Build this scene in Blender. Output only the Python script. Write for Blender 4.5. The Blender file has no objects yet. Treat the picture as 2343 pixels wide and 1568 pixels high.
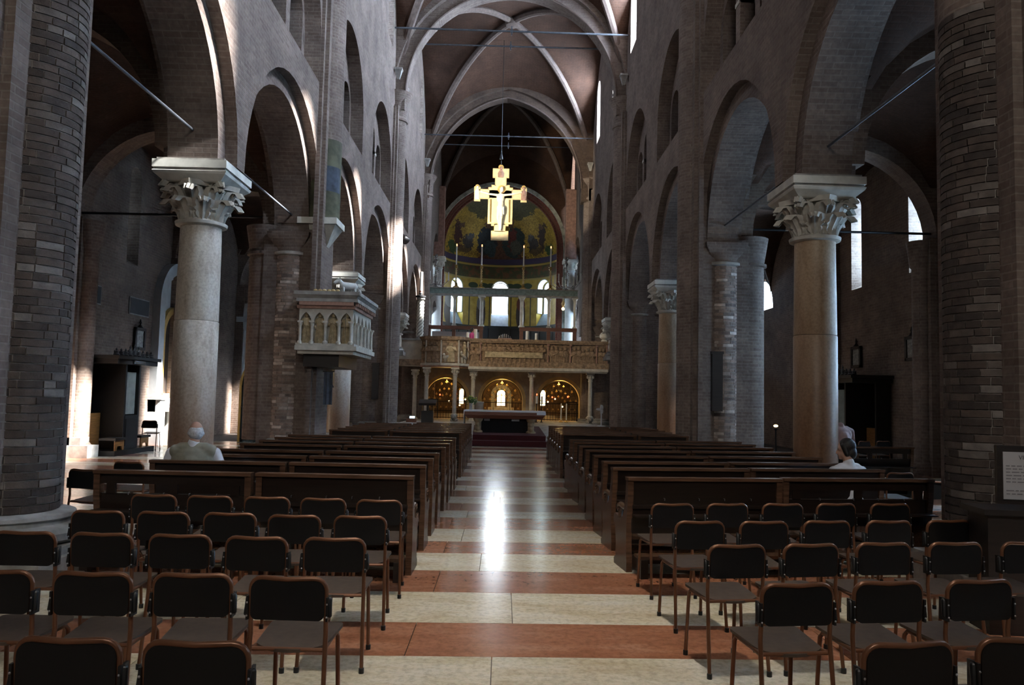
import bpy, bmesh, math, random
from mathutils import Vector, Matrix, Euler
PI = math.pi
R = math.radians
random.seed(7)
scn = bpy.context.scene
col = scn.collection

# ------------------------------------------------------------------ camera
YAW, PIT, ROL = R(0.6), R(3.88), R(1.3)
fw = Vector((math.sin(YAW)*math.cos(PIT), math.cos(YAW)*math.cos(PIT), math.sin(PIT)))
rt = Vector((math.cos(YAW), -math.sin(YAW), 0))
up = rt.cross(fw)
cr = math.cos(ROL)*rt + math.sin(ROL)*up
cu = -math.sin(ROL)*rt + math.cos(ROL)*up
cd = bpy.data.cameras.new('camera')
cd.sensor_width = 36.0
cd.lens = 36.0*1790.0/2343.0
cd.clip_end = 300
cam = bpy.data.objects.new('camera', cd)
cam.matrix_world = Matrix(((cr.x, cu.x, -fw.x, 0), (cr.y, cu.y, -fw.y, 0), (cr.z, cu.z, -fw.z, 1.65), (0, 0, 0, 1)))
col.objects.link(cam)
scn.camera = cam

# ------------------------------------------------------------------ world, sun, exposure
scn.view_settings.view_transform = 'Standard'
scn.view_settings.look = 'None'
scn.view_settings.gamma = 1.0
scn.view_settings.use_curve_mapping = False
scn.view_settings.exposure = 0.0
w = bpy.data.worlds.new('sky'); scn.world = w; w.use_nodes = True
w.node_tree.nodes['Background'].inputs[0].default_value = (0.70, 0.84, 1.0, 1)
w.node_tree.nodes['Background'].inputs[1].default_value = 1.0
scn.cycles.use_adaptive_sampling = True
scn.cycles.adaptive_threshold = 0.04
scn.cycles.max_bounces = 5
scn.cycles.diffuse_bounces = 3
scn.cycles.glossy_bounces = 3
scn.cycles.transparent_max_bounces = 8
scn.cycles.transmission_bounces = 4
scn.cycles.sample_clamp_indirect = 4.0
scn.cycles.caustics_reflective = False
scn.cycles.caustics_refractive = False
scn.cycles.use_denoising = True

def light(kind, name, loc, target, power, color=(1, 1, 1), **kw):
    l = bpy.data.lights.new(name, kind)
    l.energy = power; l.color = color
    for k, v in kw.items(): setattr(l, k, v)
    o = bpy.data.objects.new(name, l)
    o.location = loc
    o.rotation_euler = (Vector(target) - Vector(loc)).to_track_quat('-Z', 'Y').to_euler()
    col.objects.link(o)
    return o

SUN = light('SUN', 'sun', (20, 0, 30), (20-8.9, 1.3, 30-8.9), 340.0, (1.0, 0.98, 0.95), angle=R(4))

# ------------------------------------------------------------------ mesh helpers
class MB:
    def __init__(s): s.v = []; s.f = []
    def add(s, vs, fs):
        b = len(s.v); s.v += [tuple(p) for p in vs]; s.f += [tuple(i+b for i in f) for f in fs]; return s
    def box(s, x0, x1, y0, y1, z0, z1, M=None):
        vs = [Vector((x, y, z)) for z in (z0, z1) for y in (y0, y1) for x in (x0, x1)]
        if M is not None: vs = [M @ p for p in vs]
        return s.add(vs, [(0, 2, 3, 1), (4, 5, 7, 6), (0, 1, 5, 4), (2, 6, 7, 3), (0, 4, 6, 2), (1, 3, 7, 5)])
    def frus(s, z0, a0, b0, z1, a1, b1, cx=0, cy=0):   # rectangular frustum, half sizes a (x), b (y)
        vs = [(cx+i*a0, cy+j*b0, z0) for i, j in ((-1, -1), (1, -1), (1, 1), (-1, 1))] + [(cx+i*a1, cy+j*b1, z1) for i, j in ((-1, -1), (1, -1), (1, 1), (-1, 1))]
        return s.add(vs, [(3, 2, 1, 0), (4, 5, 6, 7), (0, 1, 5, 4), (1, 2, 6, 5), (2, 3, 7, 6), (3, 0, 4, 7)])
    def lathe(s, prof, n=24, c=(0, 0, 0), a0=0.0, a1=2*PI, sx=1.0, sy=1.0):
        full = abs(a1-a0-2*PI) < 1e-6
        m = n if full else n+1
        vs = []
        for r, z in prof:
            for i in range(m):
                a = a0+(a1-a0)*i/n
                vs.append((c[0]+r*math.cos(a)*sx, c[1]+r*math.sin(a)*sy, c[2]+z))
        fs = []
        for k in range(len(prof)-1):
            for i in range(n):
                j = (i+1) % m if full else i+1
                fs.append((k*m+i, k*m+j, (k+1)*m+j, (k+1)*m+i))
        if full:
            if prof[0][0] > 1e-5: fs.append(tuple(reversed(range(m))))
            if prof[-1][0] > 1e-5: fs.append(tuple((len(prof)-1)*m+i for i in range(m)))
        return s.add(vs, fs)
    def tube(s, pts, r, n=8, closed=False, cap=True):
        pts = [Vector(p) for p in pts]; N = len(pts)
        rr = r if isinstance(r, (list, tuple)) else [r]*N
        vs = []; prev = None
        for i, p in enumerate(pts):
            if closed: t = pts[(i+1) % N]-pts[i-1]
            else: t = pts[min(i+1, N-1)]-pts[max(i-1, 0)]
            t.normalize()
            if prev is None:
                u = t.orthogonal().normalized()
            else:
                u = (prev-t*prev.dot(t))
                u = u.normalized() if u.length > 1e-6 else t.orthogonal().normalized()
            prev = u; q = t.cross(u)
            for k in range(n):
                a = 2*PI*k/n
                vs.append(p+(u*math.cos(a)+q*math.sin(a))*rr[i])
        fs = []
        for i in range(N if closed else N-1):
            j = (i+1) % N
            for k in range(n):
                l = (k+1) % n
                fs.append((i*n+k, i*n+l, j*n+l, j*n+k))
        if cap and not closed:
            fs.append(tuple(reversed(range(n)))); fs.append(tuple((N-1)*n+k for k in range(n)))
        return s.add(vs, fs)
    def ell(s, c, r, n=14, m=9, M=None):
        vs = []; c = Vector(c)
        if not isinstance(r, (tuple, list)): r = (r, r, r)
        for i in range(m+1):
            t = PI*i/m
            for k in range(n):
                a = 2*PI*k/n
                p = Vector((r[0]*math.sin(t)*math.cos(a), r[1]*math.sin(t)*math.sin(a), r[2]*math.cos(t)))
                if M is not None: p = M @ p
                vs.append(c+p)
        fs = [(i*n+k, (i+1)*n+k, (i+1)*n+(k+1) % n, i*n+(k+1) % n) for i in range(m) for k in range(n)]
        return s.add(vs, fs)
    def caps(s, a, b, ra, rb, n=12):                  # tapered capsule
        a = Vector(a); b = Vector(b); d = (b-a)
        L = d.length; d = d/L if L > 1e-6 else Vector((0, 0, 1))
        pts = []; rr = []
        for i in range(4):
            t = PI/2*(1-i/4); pts.append(a-d*ra*math.sin(t)); rr.append(max(ra*math.cos(t), 1e-3))
        pts.append(a); rr.append(ra); pts.append(b); rr.append(rb)
        for i in range(1, 5):
            t = PI/2*i/4; pts.append(b+d*rb*math.sin(t)); rr.append(max(rb*math.cos(t), 1e-3))
        return s.tube(pts, rr, n)
    def grid(s, P, nu, nv):
        vs = [P(i, j) for i in range(nu+1) for j in range(nv+1)]
        return s.add(vs, [(i*(nv+1)+j, (i+1)*(nv+1)+j, (i+1)*(nv+1)+j+1, i*(nv+1)+j+1) for i in range(nu) for j in range(nv)])
    def thick(s, P, nu, nv, th):                      # grid with thickness
        G = [[Vector(P(i, j)) for j in range(nv+1)] for i in range(nu+1)]
        def nrm(i, j):
            a = G[min(i+1, nu)][j]-G[max(i-1, 0)][j]; b = G[i][min(j+1, nv)]-G[i][max(j-1, 0)]
            c = a.cross(b); return c.normalized() if c.length > 1e-9 else Vector((0, 0, 1))
        F = [G[i][j] for i in range(nu+1) for j in range(nv+1)]
        B = [G[i][j]-nrm(i, j)*th for i in range(nu+1) for j in range(nv+1)]
        K = len(F); q = lambda i, j: i*(nv+1)+j
        fs = []
        for i in range(nu):
            for j in range(nv):
                fs.append((q(i, j), q(i+1, j), q(i+1, j+1), q(i, j+1)))
                fs.append((K+q(i, j), K+q(i, j+1), K+q(i+1, j+1), K+q(i+1, j)))
        for i in range(nu):
            fs.append((q(i, 0), K+q(i, 0), K+q(i+1, 0), q(i+1, 0))); fs.append((q(i, nv), q(i+1, nv), K+q(i+1, nv), K+q(i, nv)))
        for j in range(nv):
            fs.append((q(0, j), q(0, j+1), K+q(0, j+1), K+q(0, j))); fs.append((q(nu, j), K+q(nu, j), K+q(nu, j+1), q(nu, j+1)))
        return s.add(F+B, fs)
    def prism(s, poly, f, d0, d1):                    # polygon (a, b) extruded; f(a, b, d) gives a point
        n = len(poly)
        vs = [f(a, b, d0) for a, b in poly]+[f(a, b, d1) for a, b in poly]
        return s.add(vs, [tuple(range(n)), tuple(reversed(range(n, 2*n)))]+[(i, i+n, (i+1) % n+n, (i+1) % n) for i in range(n)])
    def mesh(s, name, mat=None, sharp=38):
        me = bpy.data.meshes.new(name)
        me.from_pydata([tuple(p) for p in s.v], [], s.f)
        me.validate()
        bm = bmesh.new(); bm.from_mesh(me)
        if len(bm.faces) < 40000: bmesh.ops.recalc_face_normals(bm, faces=bm.faces)
        bm.to_mesh(me); bm.free()
        me.polygons.foreach_set('use_smooth', [True]*len(me.polygons))
        try: me.set_sharp_from_angle(angle=R(sharp))
        except Exception: pass
        if mat: me.materials.append(M[mat] if isinstance(mat, str) else mat)
        return me
    def build(s, name, mat, parent=None, loc=None, rot=None, sharp=38):
        o = bpy.data.objects.new(name, s.mesh(name, mat, sharp)); col.objects.link(o)
        if parent: o.parent = parent
        if loc: o.location = loc
        if rot: o.rotation_euler = rot
        return o

def inst(name, me, parent=None, loc=(0, 0, 0), rot=(0, 0, 0), scale=None):
    o = bpy.data.objects.new(name, me); col.objects.link(o)
    if parent: o.parent = parent
    o.location = loc; o.rotation_euler = rot
    if scale: o.scale = scale
    return o
def tag(o, label, cat, group=None):
    o['label'] = label; o['category'] = cat
    if group: o['group'] = group
    return o
def thing(name, label, cat, loc=(0, 0, 0), rz=0.0, group=None):
    o = bpy.data.objects.new(name, None); col.objects.link(o)
    o.location = loc; o.rotation_euler = (0, 0, rz); o.empty_display_size = .1
    return tag(o, label, cat, group)
def struct(o): o['kind'] = 'structure'; return o
def copy_tree(o, kids, loc, rz, label):
    r = o.copy(); col.objects.link(r); r.location = loc; r.rotation_euler = (0, 0, rz); r['label'] = label
    for k, gk in kids:
        c = k.copy(); col.objects.link(c); c.parent = r
        for g in gk:
            d = g.copy(); col.objects.link(d); d.parent = c
    return r
def kids_of(o):
    return [(c, [g for g in bpy.data.objects if g.parent == c]) for c in bpy.data.objects if c.parent == o]
ORD = ['first', 'second', 'third', 'fourth', 'fifth', 'sixth', 'seventh', 'eighth', 'ninth', 'tenth', 'eleventh', 'twelfth']

# ------------------------------------------------------------------ materials
M = {}
class NT:
    def __init__(s, name):
        s.m = bpy.data.materials.new(name); s.m.use_nodes = True
        s.t = s.m.node_tree; s.t.nodes.clear(); M[name] = s.m
        s.out = s.t.nodes.new('ShaderNodeOutputMaterial')
    def n(s, typ, ins=None, **at):
        x = s.t.nodes.new('ShaderNode'+typ)
        for k, v in at.items(): setattr(x, k, v)
        for k, v in (ins or {}).items():
            sock = x.inputs[k]
            if isinstance(v, bpy.types.NodeSocket): s.t.links.new(v, sock)
            else: sock.default_value = v
        return x
    def math(s, op, a, b=0.0, clamp=False):
        return s.n('Math', {0: a, 1: b}, operation=op, use_clamp=clamp).outputs[0]
    def mix(s, f, a, b, blend='MIX'):
        x = s.n('MixRGB', {0: f, 1: a, 2: b}, blend_type=blend); return x.outputs[0]
    def ramp(s, f, stops):
        x = s.n('ValToRGB', {0: f}); e = x.color_ramp.elements
        while len(e) < len(stops): e.new(0.5)
        for i, (p, c) in enumerate(stops): e[i].position = p; e[i].color = c4(c)
        return x.outputs[0]
    def noise(s, scale, detail=3.0, vec=None, rough=.55, out=0):
        ins = {'Scale': scale, 'Detail': detail, 'Roughness': rough}
        if vec is not None: ins['Vector'] = vec
        return s.n('TexNoise', ins).outputs[out]
    def obj(s): return s.n('TexCoord').outputs['Object']
    def pos(s): return s.n('NewGeometry').outputs['Position']
    def bsdf(s, color, rough=.6, metal=0.0, bump=None, bstr=.3, bdist=.01, spec=.5, emis=None, es=0.0, coat=0.0):
        b = s.n('BsdfPrincipled', {'Base Color': c4(color), 'Roughness': rough, 'Metallic': metal, 'Specular IOR Level': spec})
        if coat: b.inputs['Coat Weight'].default_value = coat; b.inputs['Coat Roughness'].default_value = .12
        if bump is not None:
            k = s.n('Bump', {'Height': bump, 'Strength': bstr, 'Distance': bdist}); s.t.links.new(k.outputs[0], b.inputs['Normal'])
        if emis: b.inputs['Emission Color'].default_value = c4(emis); b.inputs['Emission Strength'].default_value = es
        s.t.links.new(b.outputs[0], s.out.inputs[0]); return b
def c4(c):
    if isinstance(c, bpy.types.NodeSocket): return c
    return (c[0], c[1], c[2], 1.0) if len(c) == 3 else c
def plain(name, c, rough=.6, metal=0.0, var=.25, scale=6.0, bstr=.15, spec=.5, coat=0.0, detail=3.0):
    t = NT(name); v = t.obj(); nz = t.noise(scale, detail, v)
    d = tuple(x*(1-var) for x in c); l = tuple(min(1, x*(1+var)) for x in c)
    t.bsdf(t.ramp(nz, [(.3, d), (.7, l)]), rough, metal, nz if bstr else None, bstr, .01, spec, coat=coat)
def boxuv(t):
    g = t.n('NewGeometry'); p = t.n('SeparateXYZ', {0: g.outputs['Position']}); q = t.n('SeparateXYZ', {0: g.outputs['True Normal']})
    ax = t.math('ABSOLUTE', q.outputs[0]); ay = t.math('ABSOLUTE', q.outputs[1]); az = t.math('ABSOLUTE', q.outputs[2])
    k = t.math('GREATER_THAN', ax, ay); kz = t.math('GREATER_THAN', az, .75)
    mixf = lambda f, a, b: t.math('ADD', t.math('MULTIPLY', t.math('SUBTRACT', 1.0, f), a), t.math('MULTIPLY', f, b))
    u = mixf(k, p.outputs[0], p.outputs[1]); v = mixf(kz, p.outputs[2], p.outputs[1])
    u = mixf(kz, u, p.outputs[0])
    return t.n('CombineXYZ', {0: u, 1: v, 2: 0.0}).outputs[0], g.outputs['Position']
def brickmat(name, c1, c2, mo, w=.27, h=.074, mort=.012, rough=.85, streak=.5):
    t = NT(name); uv, pos = boxuv(t)
    b = t.n('TexBrick', {'Vector': uv, 'Color1': c4(c1), 'Color2': c4(c2), 'Mortar': c4(mo), 'Scale': 1.0, 'Mortar Size': mort, 'Mortar Smooth': .3, 'Bias': 0.0, 'Brick Width': w, 'Row Height': h})
    nz = t.noise(1.1, 5.0, pos, .65); n2 = t.noise(14.0, 3.0, pos)
    c = t.mix(1.0, b.outputs['Color'], t.ramp(nz, [(.25, (.55, .52, .52)), (.75, (1.3, 1.25, 1.2))]), 'MULTIPLY')
    c = t.mix(.5, c, t.ramp(n2, [(.3, (.6, .6, .6)), (.7, (1.25, 1.25, 1.25))]), 'MULTIPLY')
    hgt = t.math('ADD', t.math('MULTIPLY', b.outputs['Fac'], -1.0), t.math('MULTIPLY', n2, .5))
    t.bsdf(c, rough, 0, hgt, .5, .012, .25)
brickmat('brick', (.150, .118, .102), (.200, .165, .146), (.21, .182, .165), mort=.009)
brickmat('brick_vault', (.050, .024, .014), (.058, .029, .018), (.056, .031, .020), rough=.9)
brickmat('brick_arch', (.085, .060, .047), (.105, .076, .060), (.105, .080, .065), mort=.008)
brickmat('brick_aisle', (.165, .122, .098), (.215, .165, .135), (.23, .19, .16), mort=.009)
def brickpiece(nm, g):
    t = NT(nm); g_ = t.n('NewGeometry'); r = t.math('FRACT', t.math('ADD', t.n('ObjectInfo').outputs['Random'], t.math('MULTIPLY', g_.outputs['Random Per Island'], 7.3)))
    p = t.pos(); nz = t.noise(9.0, 4.0, p); n2 = t.noise(45.0, 3.0, p)
    c = t.ramp(r, [(0.0, (.056, .043, .040)), (.35, (.085, .060, .050)), (.65, (.110, .077, .062)), (.88, (.14, .112, .098)), (1.0, (.22, .19, .175))])
    c = t.mix(1.0, c, t.ramp(nz, [(.25, (.6, .6, .6)), (.75, (1.35, 1.3, 1.25))]), 'MULTIPLY')
    c = t.mix(.35, c, t.n('RGBToBW', {0: c}).outputs[0]); c = t.mix(1.0, c, (g, g, g*.98, 1), 'MULTIPLY')
    t.bsdf(c, .85, 0, n2, .5, .01, .25)
brickpiece('brick_piece', .95); brickpiece('brick_piece_lit', 2.9)  # second copy: light missing on the shaded pier shafts put into the colour
plain('mortar', (.25, .225, .20), .95, var=.3, scale=20, bstr=.5)
plain('stone', (.52, .50, .44), .7, var=.25, scale=5, bstr=.25, detail=6)
plain('stone_white', (.66, .66, .60), .6, var=.2, scale=4, bstr=.2, detail=6)
plain('stone_grey', (.30, .29, .27), .8, var=.4, scale=4, bstr=.5, detail=6)
plain('stone_relief', (.27, .185, .115), .65, var=.55, scale=9, bstr=.4, detail=5)
plain('statue_stone', (.46, .38, .24), .7, var=.4, scale=8, bstr=.3, detail=5)
plain('stone_ochre', (.30, .22, .13), .7, var=.45, scale=5, bstr=.3, detail=5)
plain('rib_brick', (.105, .075, .062), .85, var=.25, scale=8, bstr=.4)
plain('stone_pink', (.34, .20, .155), .65, var=.3, scale=6, bstr=.2)
def marble_shaft(nm, tint, lo, hi):
    t = NT(nm); p = t.pos(); s = t.n('SeparateXYZ', {0: p})
    v = t.n('Mapping', {'Vector': p, 'Scale': (3.0, 3.0, .9)}).outputs[0]
    nz = t.noise(1.6, 7.0, v, .7); n2 = t.noise(26.0, 4.0, p)
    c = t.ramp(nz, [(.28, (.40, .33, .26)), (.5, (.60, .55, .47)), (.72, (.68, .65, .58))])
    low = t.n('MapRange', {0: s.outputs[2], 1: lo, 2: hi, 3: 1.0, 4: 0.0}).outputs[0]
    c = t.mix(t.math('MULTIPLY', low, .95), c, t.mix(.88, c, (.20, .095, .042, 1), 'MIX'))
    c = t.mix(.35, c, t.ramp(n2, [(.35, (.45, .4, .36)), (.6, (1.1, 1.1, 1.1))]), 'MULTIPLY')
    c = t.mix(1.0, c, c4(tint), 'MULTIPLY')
    t.bsdf(c, .45, 0, n2, .12, .01, .4)
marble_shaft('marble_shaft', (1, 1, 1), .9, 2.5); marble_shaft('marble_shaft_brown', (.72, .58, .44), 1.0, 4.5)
def slab(name, stops, rough):
    t = NT(name); p = t.pos(); r = t.n('ObjectInfo').outputs['Random']
    off = t.n('CombineXYZ', {0: t.math('MULTIPLY', r, 17.0), 1: t.math('MULTIPLY', r, 9.0), 2: 0.0}).outputs[0]
    q = t.n('VectorMath', {0: p, 1: off}, operation='ADD').outputs[0]
    st = t.n('Mapping', {'Vector': q, 'Scale': (.8, 2.2, 1.0)}).outputs[0]
    nz = t.noise(1.7, 6.0, st, .65); n2 = t.noise(22.0, 4.0, q, .7)
    c = t.ramp(nz, stops)
    c = t.mix(.7, c, t.ramp(r, [(0, (.82, .80, .78)), (1, (1.12, 1.1, 1.06))]), 'MULTIPLY')
    c = t.mix(.5, c, t.ramp(n2, [(.36, (.55, .53, .5)), (.56, (1.08, 1.08, 1.08))]), 'MULTIPLY')
    n3 = t.noise(2.4, 3.0, q)
    t.bsdf(c, t.math('ADD', rough, t.math('MULTIPLY', n3, .12)), 0, t.noise(3.0, 2.0, q), .035, .02, .5)
slab('slab_cream', [(.28, (.50, .42, .28)), (.5, (.63, .58, .46)), (.72, (.69, .68, .62))], .13)
slab('slab_red', [(.28, (.24, .095, .052)), (.5, (.33, .145, .082)), (.74, (.40, .21, .14))], .13)
plain('floor_joint', (.10, .08, .065), .9)
def wood(name, c, rough, coat=0.0, spec=.5):
    t = NT(name); v = t.n('Mapping', {'Vector': t.obj(), 'Scale': (1.2, 14.0, 14.0)}).outputs[0]
    nz = t.noise(3.0, 5.0, v, .6)
    t.bsdf(t.ramp(nz, [(.3, tuple(x*.6 for x in c)), (.7, tuple(x*1.4 for x in c))]), rough, 0, nz, .12, .005, spec, coat=coat)
wood('wood_pew', (.015, .0085, .006), .33)
wood('wood_pew_lit', (.095, .050, .030), .27)  # lighter copy of pew wood, light on rails and ends put into colour
wood('wood_dark', (.016, .011, .009), .5)
wood('wood_conf', (.009, .0065, .005), .5)
wood('wood_honey', (.30, .135, .038), .45)
wood('wood_red', (.16, .06, .035), .5)
plain('chair_tube', (.17, .076, .040), .32, metal=.45, var=.15, bstr=0)
plain('chair_pad', (.0028, .0026, .0030), .42, var=.2, bstr=.05, scale=60)
plain('chair_seat', (.062, .043, .031), .50, var=.2, bstr=.05, scale=20)
plain('black_plastic', (.008, .008, .008), .4, var=.1, bstr=0)
plain('steel', (.45, .46, .48), .3, metal=1.0, var=.05, bstr=0)
plain('iron', (.02, .02, .022), .5, metal=.6, var=.2, bstr=.1)
plain('iron_grey', (.10, .11, .13), .45, metal=.7, var=.2, bstr=.1)
plain('gold', (.85, .56, .18), .35, metal=.5, var=.15, bstr=.1)
plain('gilt', (.72, .56, .28), .5, metal=.15, var=.15, bstr=.05)
plain('cross_panel', (.74, .62, .38), .5, metal=.05, var=.12, bstr=.05)
plain('flesh_pale', (.80, .72, .58), .6, var=.06, bstr=0)
plain('brass', (.55, .38, .14), .3, metal=.9, var=.1, bstr=0)
plain('silver', (.6, .62, .65), .25, metal=.95, var=.1, bstr=.2)
plain('plaster', (.42, .37, .30), .85, var=.2, scale=3, bstr=.15)
plain('plaster_white', (.62, .64, .64), .8, var=.12, scale=3, bstr=.1)
plain('crypt_stone', (.20, .13, .075), .85, var=.3, scale=3, bstr=.3)
plain('plaster_crypt', (.66, .52, .26), .85, var=.15, scale=3, bstr=.1)
plain('carpet', (.045, .003, .005), .95, var=.3, scale=40, bstr=.5)
plain('cloth_white', (.72, .75, .80), .8, var=.05, bstr=.1)
plain('cloth_cream', (.72, .66, .52), .85, var=.08, scale=20, bstr=.2)
plain('drape', (.004, .003, .004), .95, var=.3, scale=5)
plain('candle', (.80, .80, .76), .4, var=.04, bstr=0)
plain('skin', (.50, .29, .21), .5, var=.12, scale=8, bstr=.05)
plain('hair_white', (.56, .57, .60), .6, var=.25, scale=40, bstr=.4)
plain('hair_dark', (.012, .009, .007), .55, var=.4, scale=50, bstr=.4)
plain('vest', (.235, .225, .175), .85, var=.18, scale=9, bstr=.3)
plain('shirt_white', (.72, .74, .80), .8, var=.05, scale=8, bstr=.2)
plain('shirt_pink', (.58, .42, .42), .8, var=.1, scale=8, bstr=.2)
plain('magenta', (.50, .06, .20), .8, var=.1, bstr=.1)
plain('trousers', (.02, .022, .03), .85, var=.2)
plain('leaf', (.05, .13, .03), .5, var=.5, scale=15, bstr=.1)
plain('petal', (.40, .48, .08), .6, var=.3, scale=10, bstr=0)
plain('terracotta', (.42, .34, .26), .8, var=.2)
plain('paint_dark', (.030, .022, .018), .5, var=.9, scale=3, bstr=.1)
plain('slate', (.022, .020, .019), .6, var=.3)
plain('paper', (.40, .39, .40), .8, var=.04, bstr=0)
plain('slate_blue', (.22, .27, .36), .6, var=.2, scale=4, bstr=.1)
plain('ink', (.17, .16, .17), .8, var=.1, bstr=0)
plain('print_grey', (.30, .30, .28), .6, var=.5, scale=14, bstr=0)
plain('beam_green', (.17, .235, .22), .5, var=.3, scale=7, bstr=.1)
plain('curtain', (.36, .40, .37), .8, var=.15, scale=5)
plain('mesh_blue', (.03, .06, .08), .6, var=.5, scale=60, bstr=.2)
plain('fresco', (.075, .078, .048), .85, var=.5, scale=3.5, bstr=.1)
plain('fresco_blue', (.045, .06, .085), .85, var=.5, scale=4, bstr=.1)
plain('band_red', (.15, .045, .030), .7, var=.6, scale=9, bstr=.05)
plain('band_stone', (.34, .35, .30), .75, var=.5, scale=3, bstr=.1)
plain('ivory', (.74, .70, .60), .6, var=.15)
def emit(name, c, s):
    t = NT(name); e = t.n('Emission', {'Color': c4(c), 'Strength': s}); t.t.links.new(e.outputs[0], t.out.inputs[0])
def pane(name, c, s, tr):
    t = NT(name); e = t.n('Emission', {'Color': c4(c), 'Strength': s}); g = t.n('BsdfTransparent', {'Color': (1, 1, 1, 1)})
    m = t.n('MixShader', {0: tr, 1: e.outputs[0], 2: g.outputs[0]}); t.t.links.new(m.outputs[0], t.out.inputs[0])
pane('pane_high', (.62, .78, 1.0), 36.0, .7)
pane('pane_south', (.62, .78, 1.0), 620.0, .7)
pane('pane_low', (.45, .70, 1.0), 76.0, .02)
pane('pane_lunette', (.80, .90, 1.0), 9.0, .02)
pane('pane_dim', (.60, .80, 1.0), 1.5, .02)
pane('pane_rose', (1.0, .95, .88), 25.0, .02)
pane('pane_choir', (.70, .84, 1.0), 60.0, .02)
pane('pane_shade', (.66, .80, 1.0), 480.0, .18)
emit('pane_apse', (.80, .90, 1.0), 26.0)
emit('pane_apse_side', (.66, .84, .90), 14.0)
emit('pane_crypt', (1.0, .80, .42), 9.0)
emit('flame', (1.0, .30, .08), 10.0)
emit('votive', (1.0, .08, .03), 8.0)
emit('bulb', (1.0, .72, .36), 6.0)
emit('screen', (.65, .85, 1.0), 2.2)

# ================================================================== STRUCTURE
XC, HW = 0.05, 4.47                       # nave axis and half width
def X(s, d): return XC + s*(HW + d)
PIERS = [7.15, 18.5, 30.0, 41.4]
COLS = [12.78, 24.1, 35.7]
SUP = [1.5, 7.15, 12.78, 18.5, 24.1, 30.0, 35.7, 41.4, 46.6, 51.8]
HEAD = 5.28

def top_of(op):
    uc, hw, sill, spring, e = op
    def f(u):
        t = min(abs(u-uc), hw); r = hw+e
        return spring+math.sqrt(max(0.0, r*r-(t+e)**2))
    return f
def panel(mb, F, u0, u1, z0, z1, d0, d1, op=None, n=16, back=True, cap=False):
    def quad(a, b, za0, zb0, za1, zb1, d): mb.add([F(a, za0, d), F(b, zb0, d), F(b, zb1, d), F(a, za1, d)], [(0, 1, 2, 3)])
    ds = (d0, d1) if back else (d0,)
    if op is None:
        for d in ds: quad(u0, u1, z0, z0, z1, z1, d)
    else:
        uc, hw, sill, spring, e = op; T = top_of(op)
        for d in ds:
            if uc-hw > u0: quad(u0, uc-hw, z0, z0, z1, z1, d)
            if uc+hw < u1: quad(uc+hw, u1, z0, z0, z1, z1, d)
        us = [uc-hw*math.cos(PI*i/n) for i in range(n+1)]
        for a, b in zip(us[:-1], us[1:]):
            for d in ds:
                quad(a, b, T(a), T(b), z1, z1, d)
                if sill > z0: quad(a, b, z0, z0, sill, sill, d)
            mb.add([F(a, T(a), d0), F(b, T(b), d0), F(b, T(b), d1), F(a, T(a), d1)], [(0, 1, 2, 3)])
            if sill > z0: mb.add([F(a, sill, d0), F(b, sill, d0), F(b, sill, d1), F(a, sill, d1)], [(0, 1, 2, 3)])
        for u in (uc-hw, uc+hw):
            mb.add([F(u, max(sill, z0), d0), F(u, spring, d0), F(u, spring, d1), F(u, max(sill, z0), d1)], [(0, 1, 2, 3)])
    if cap:
        for u in (u0, u1): mb.add([F(u, z0, d0), F(u, z1, d0), F(u, z1, d1), F(u, z0, d1)], [(0, 1, 2, 3)])
        for z in (z0, z1): mb.add([F(u0, z, d0), F(u1, z, d0), F(u1, z, d1), F(u0, z, d1)], [(0, 1, 2, 3)])
def band(mb, F, uc, hw0, hw1, spring, e, d0, d1, n=28, foot=0.0):   # ring of an arch between two radii
    def line(hw):
        T = top_of((uc, hw, 0, spring, e))
        pts = [(uc-hw*math.cos(PI*i/n), 0) for i in range(n+1)]
        pts = [(u, T(u)) for u, _ in pts]
        return ([(uc-hw, spring-foot)] if foot else [])+pts+([(uc+hw, spring-foot)] if foot else [])
    A, B = line(hw0), line(hw1)
    for i in range(len(A)-1):
        (a, za), (b, zb), (c, zc), (d, zd) = A[i], A[i+1], B[i+1], B[i]
        vs = [F(a, za, d0), F(b, zb, d0), F(c, zc, d0), F(d, zd, d0), F(a, za, d1), F(b, zb, d1), F(c, zc, d1), F(d, zd, d1)]
        mb.add(vs, [(0, 1, 2, 3), (7, 6, 5, 4), (0, 4, 5, 1), (3, 2, 6, 7)])
    for P in ((A[0], B[0]), (A[-1], B[-1])):
        (a, za), (b, zb) = P
        mb.add([F(a, za, d0), F(b, zb, d0), F(b, zb, d1), F(a, za, d1)], [(0, 1, 2, 3)])

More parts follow.
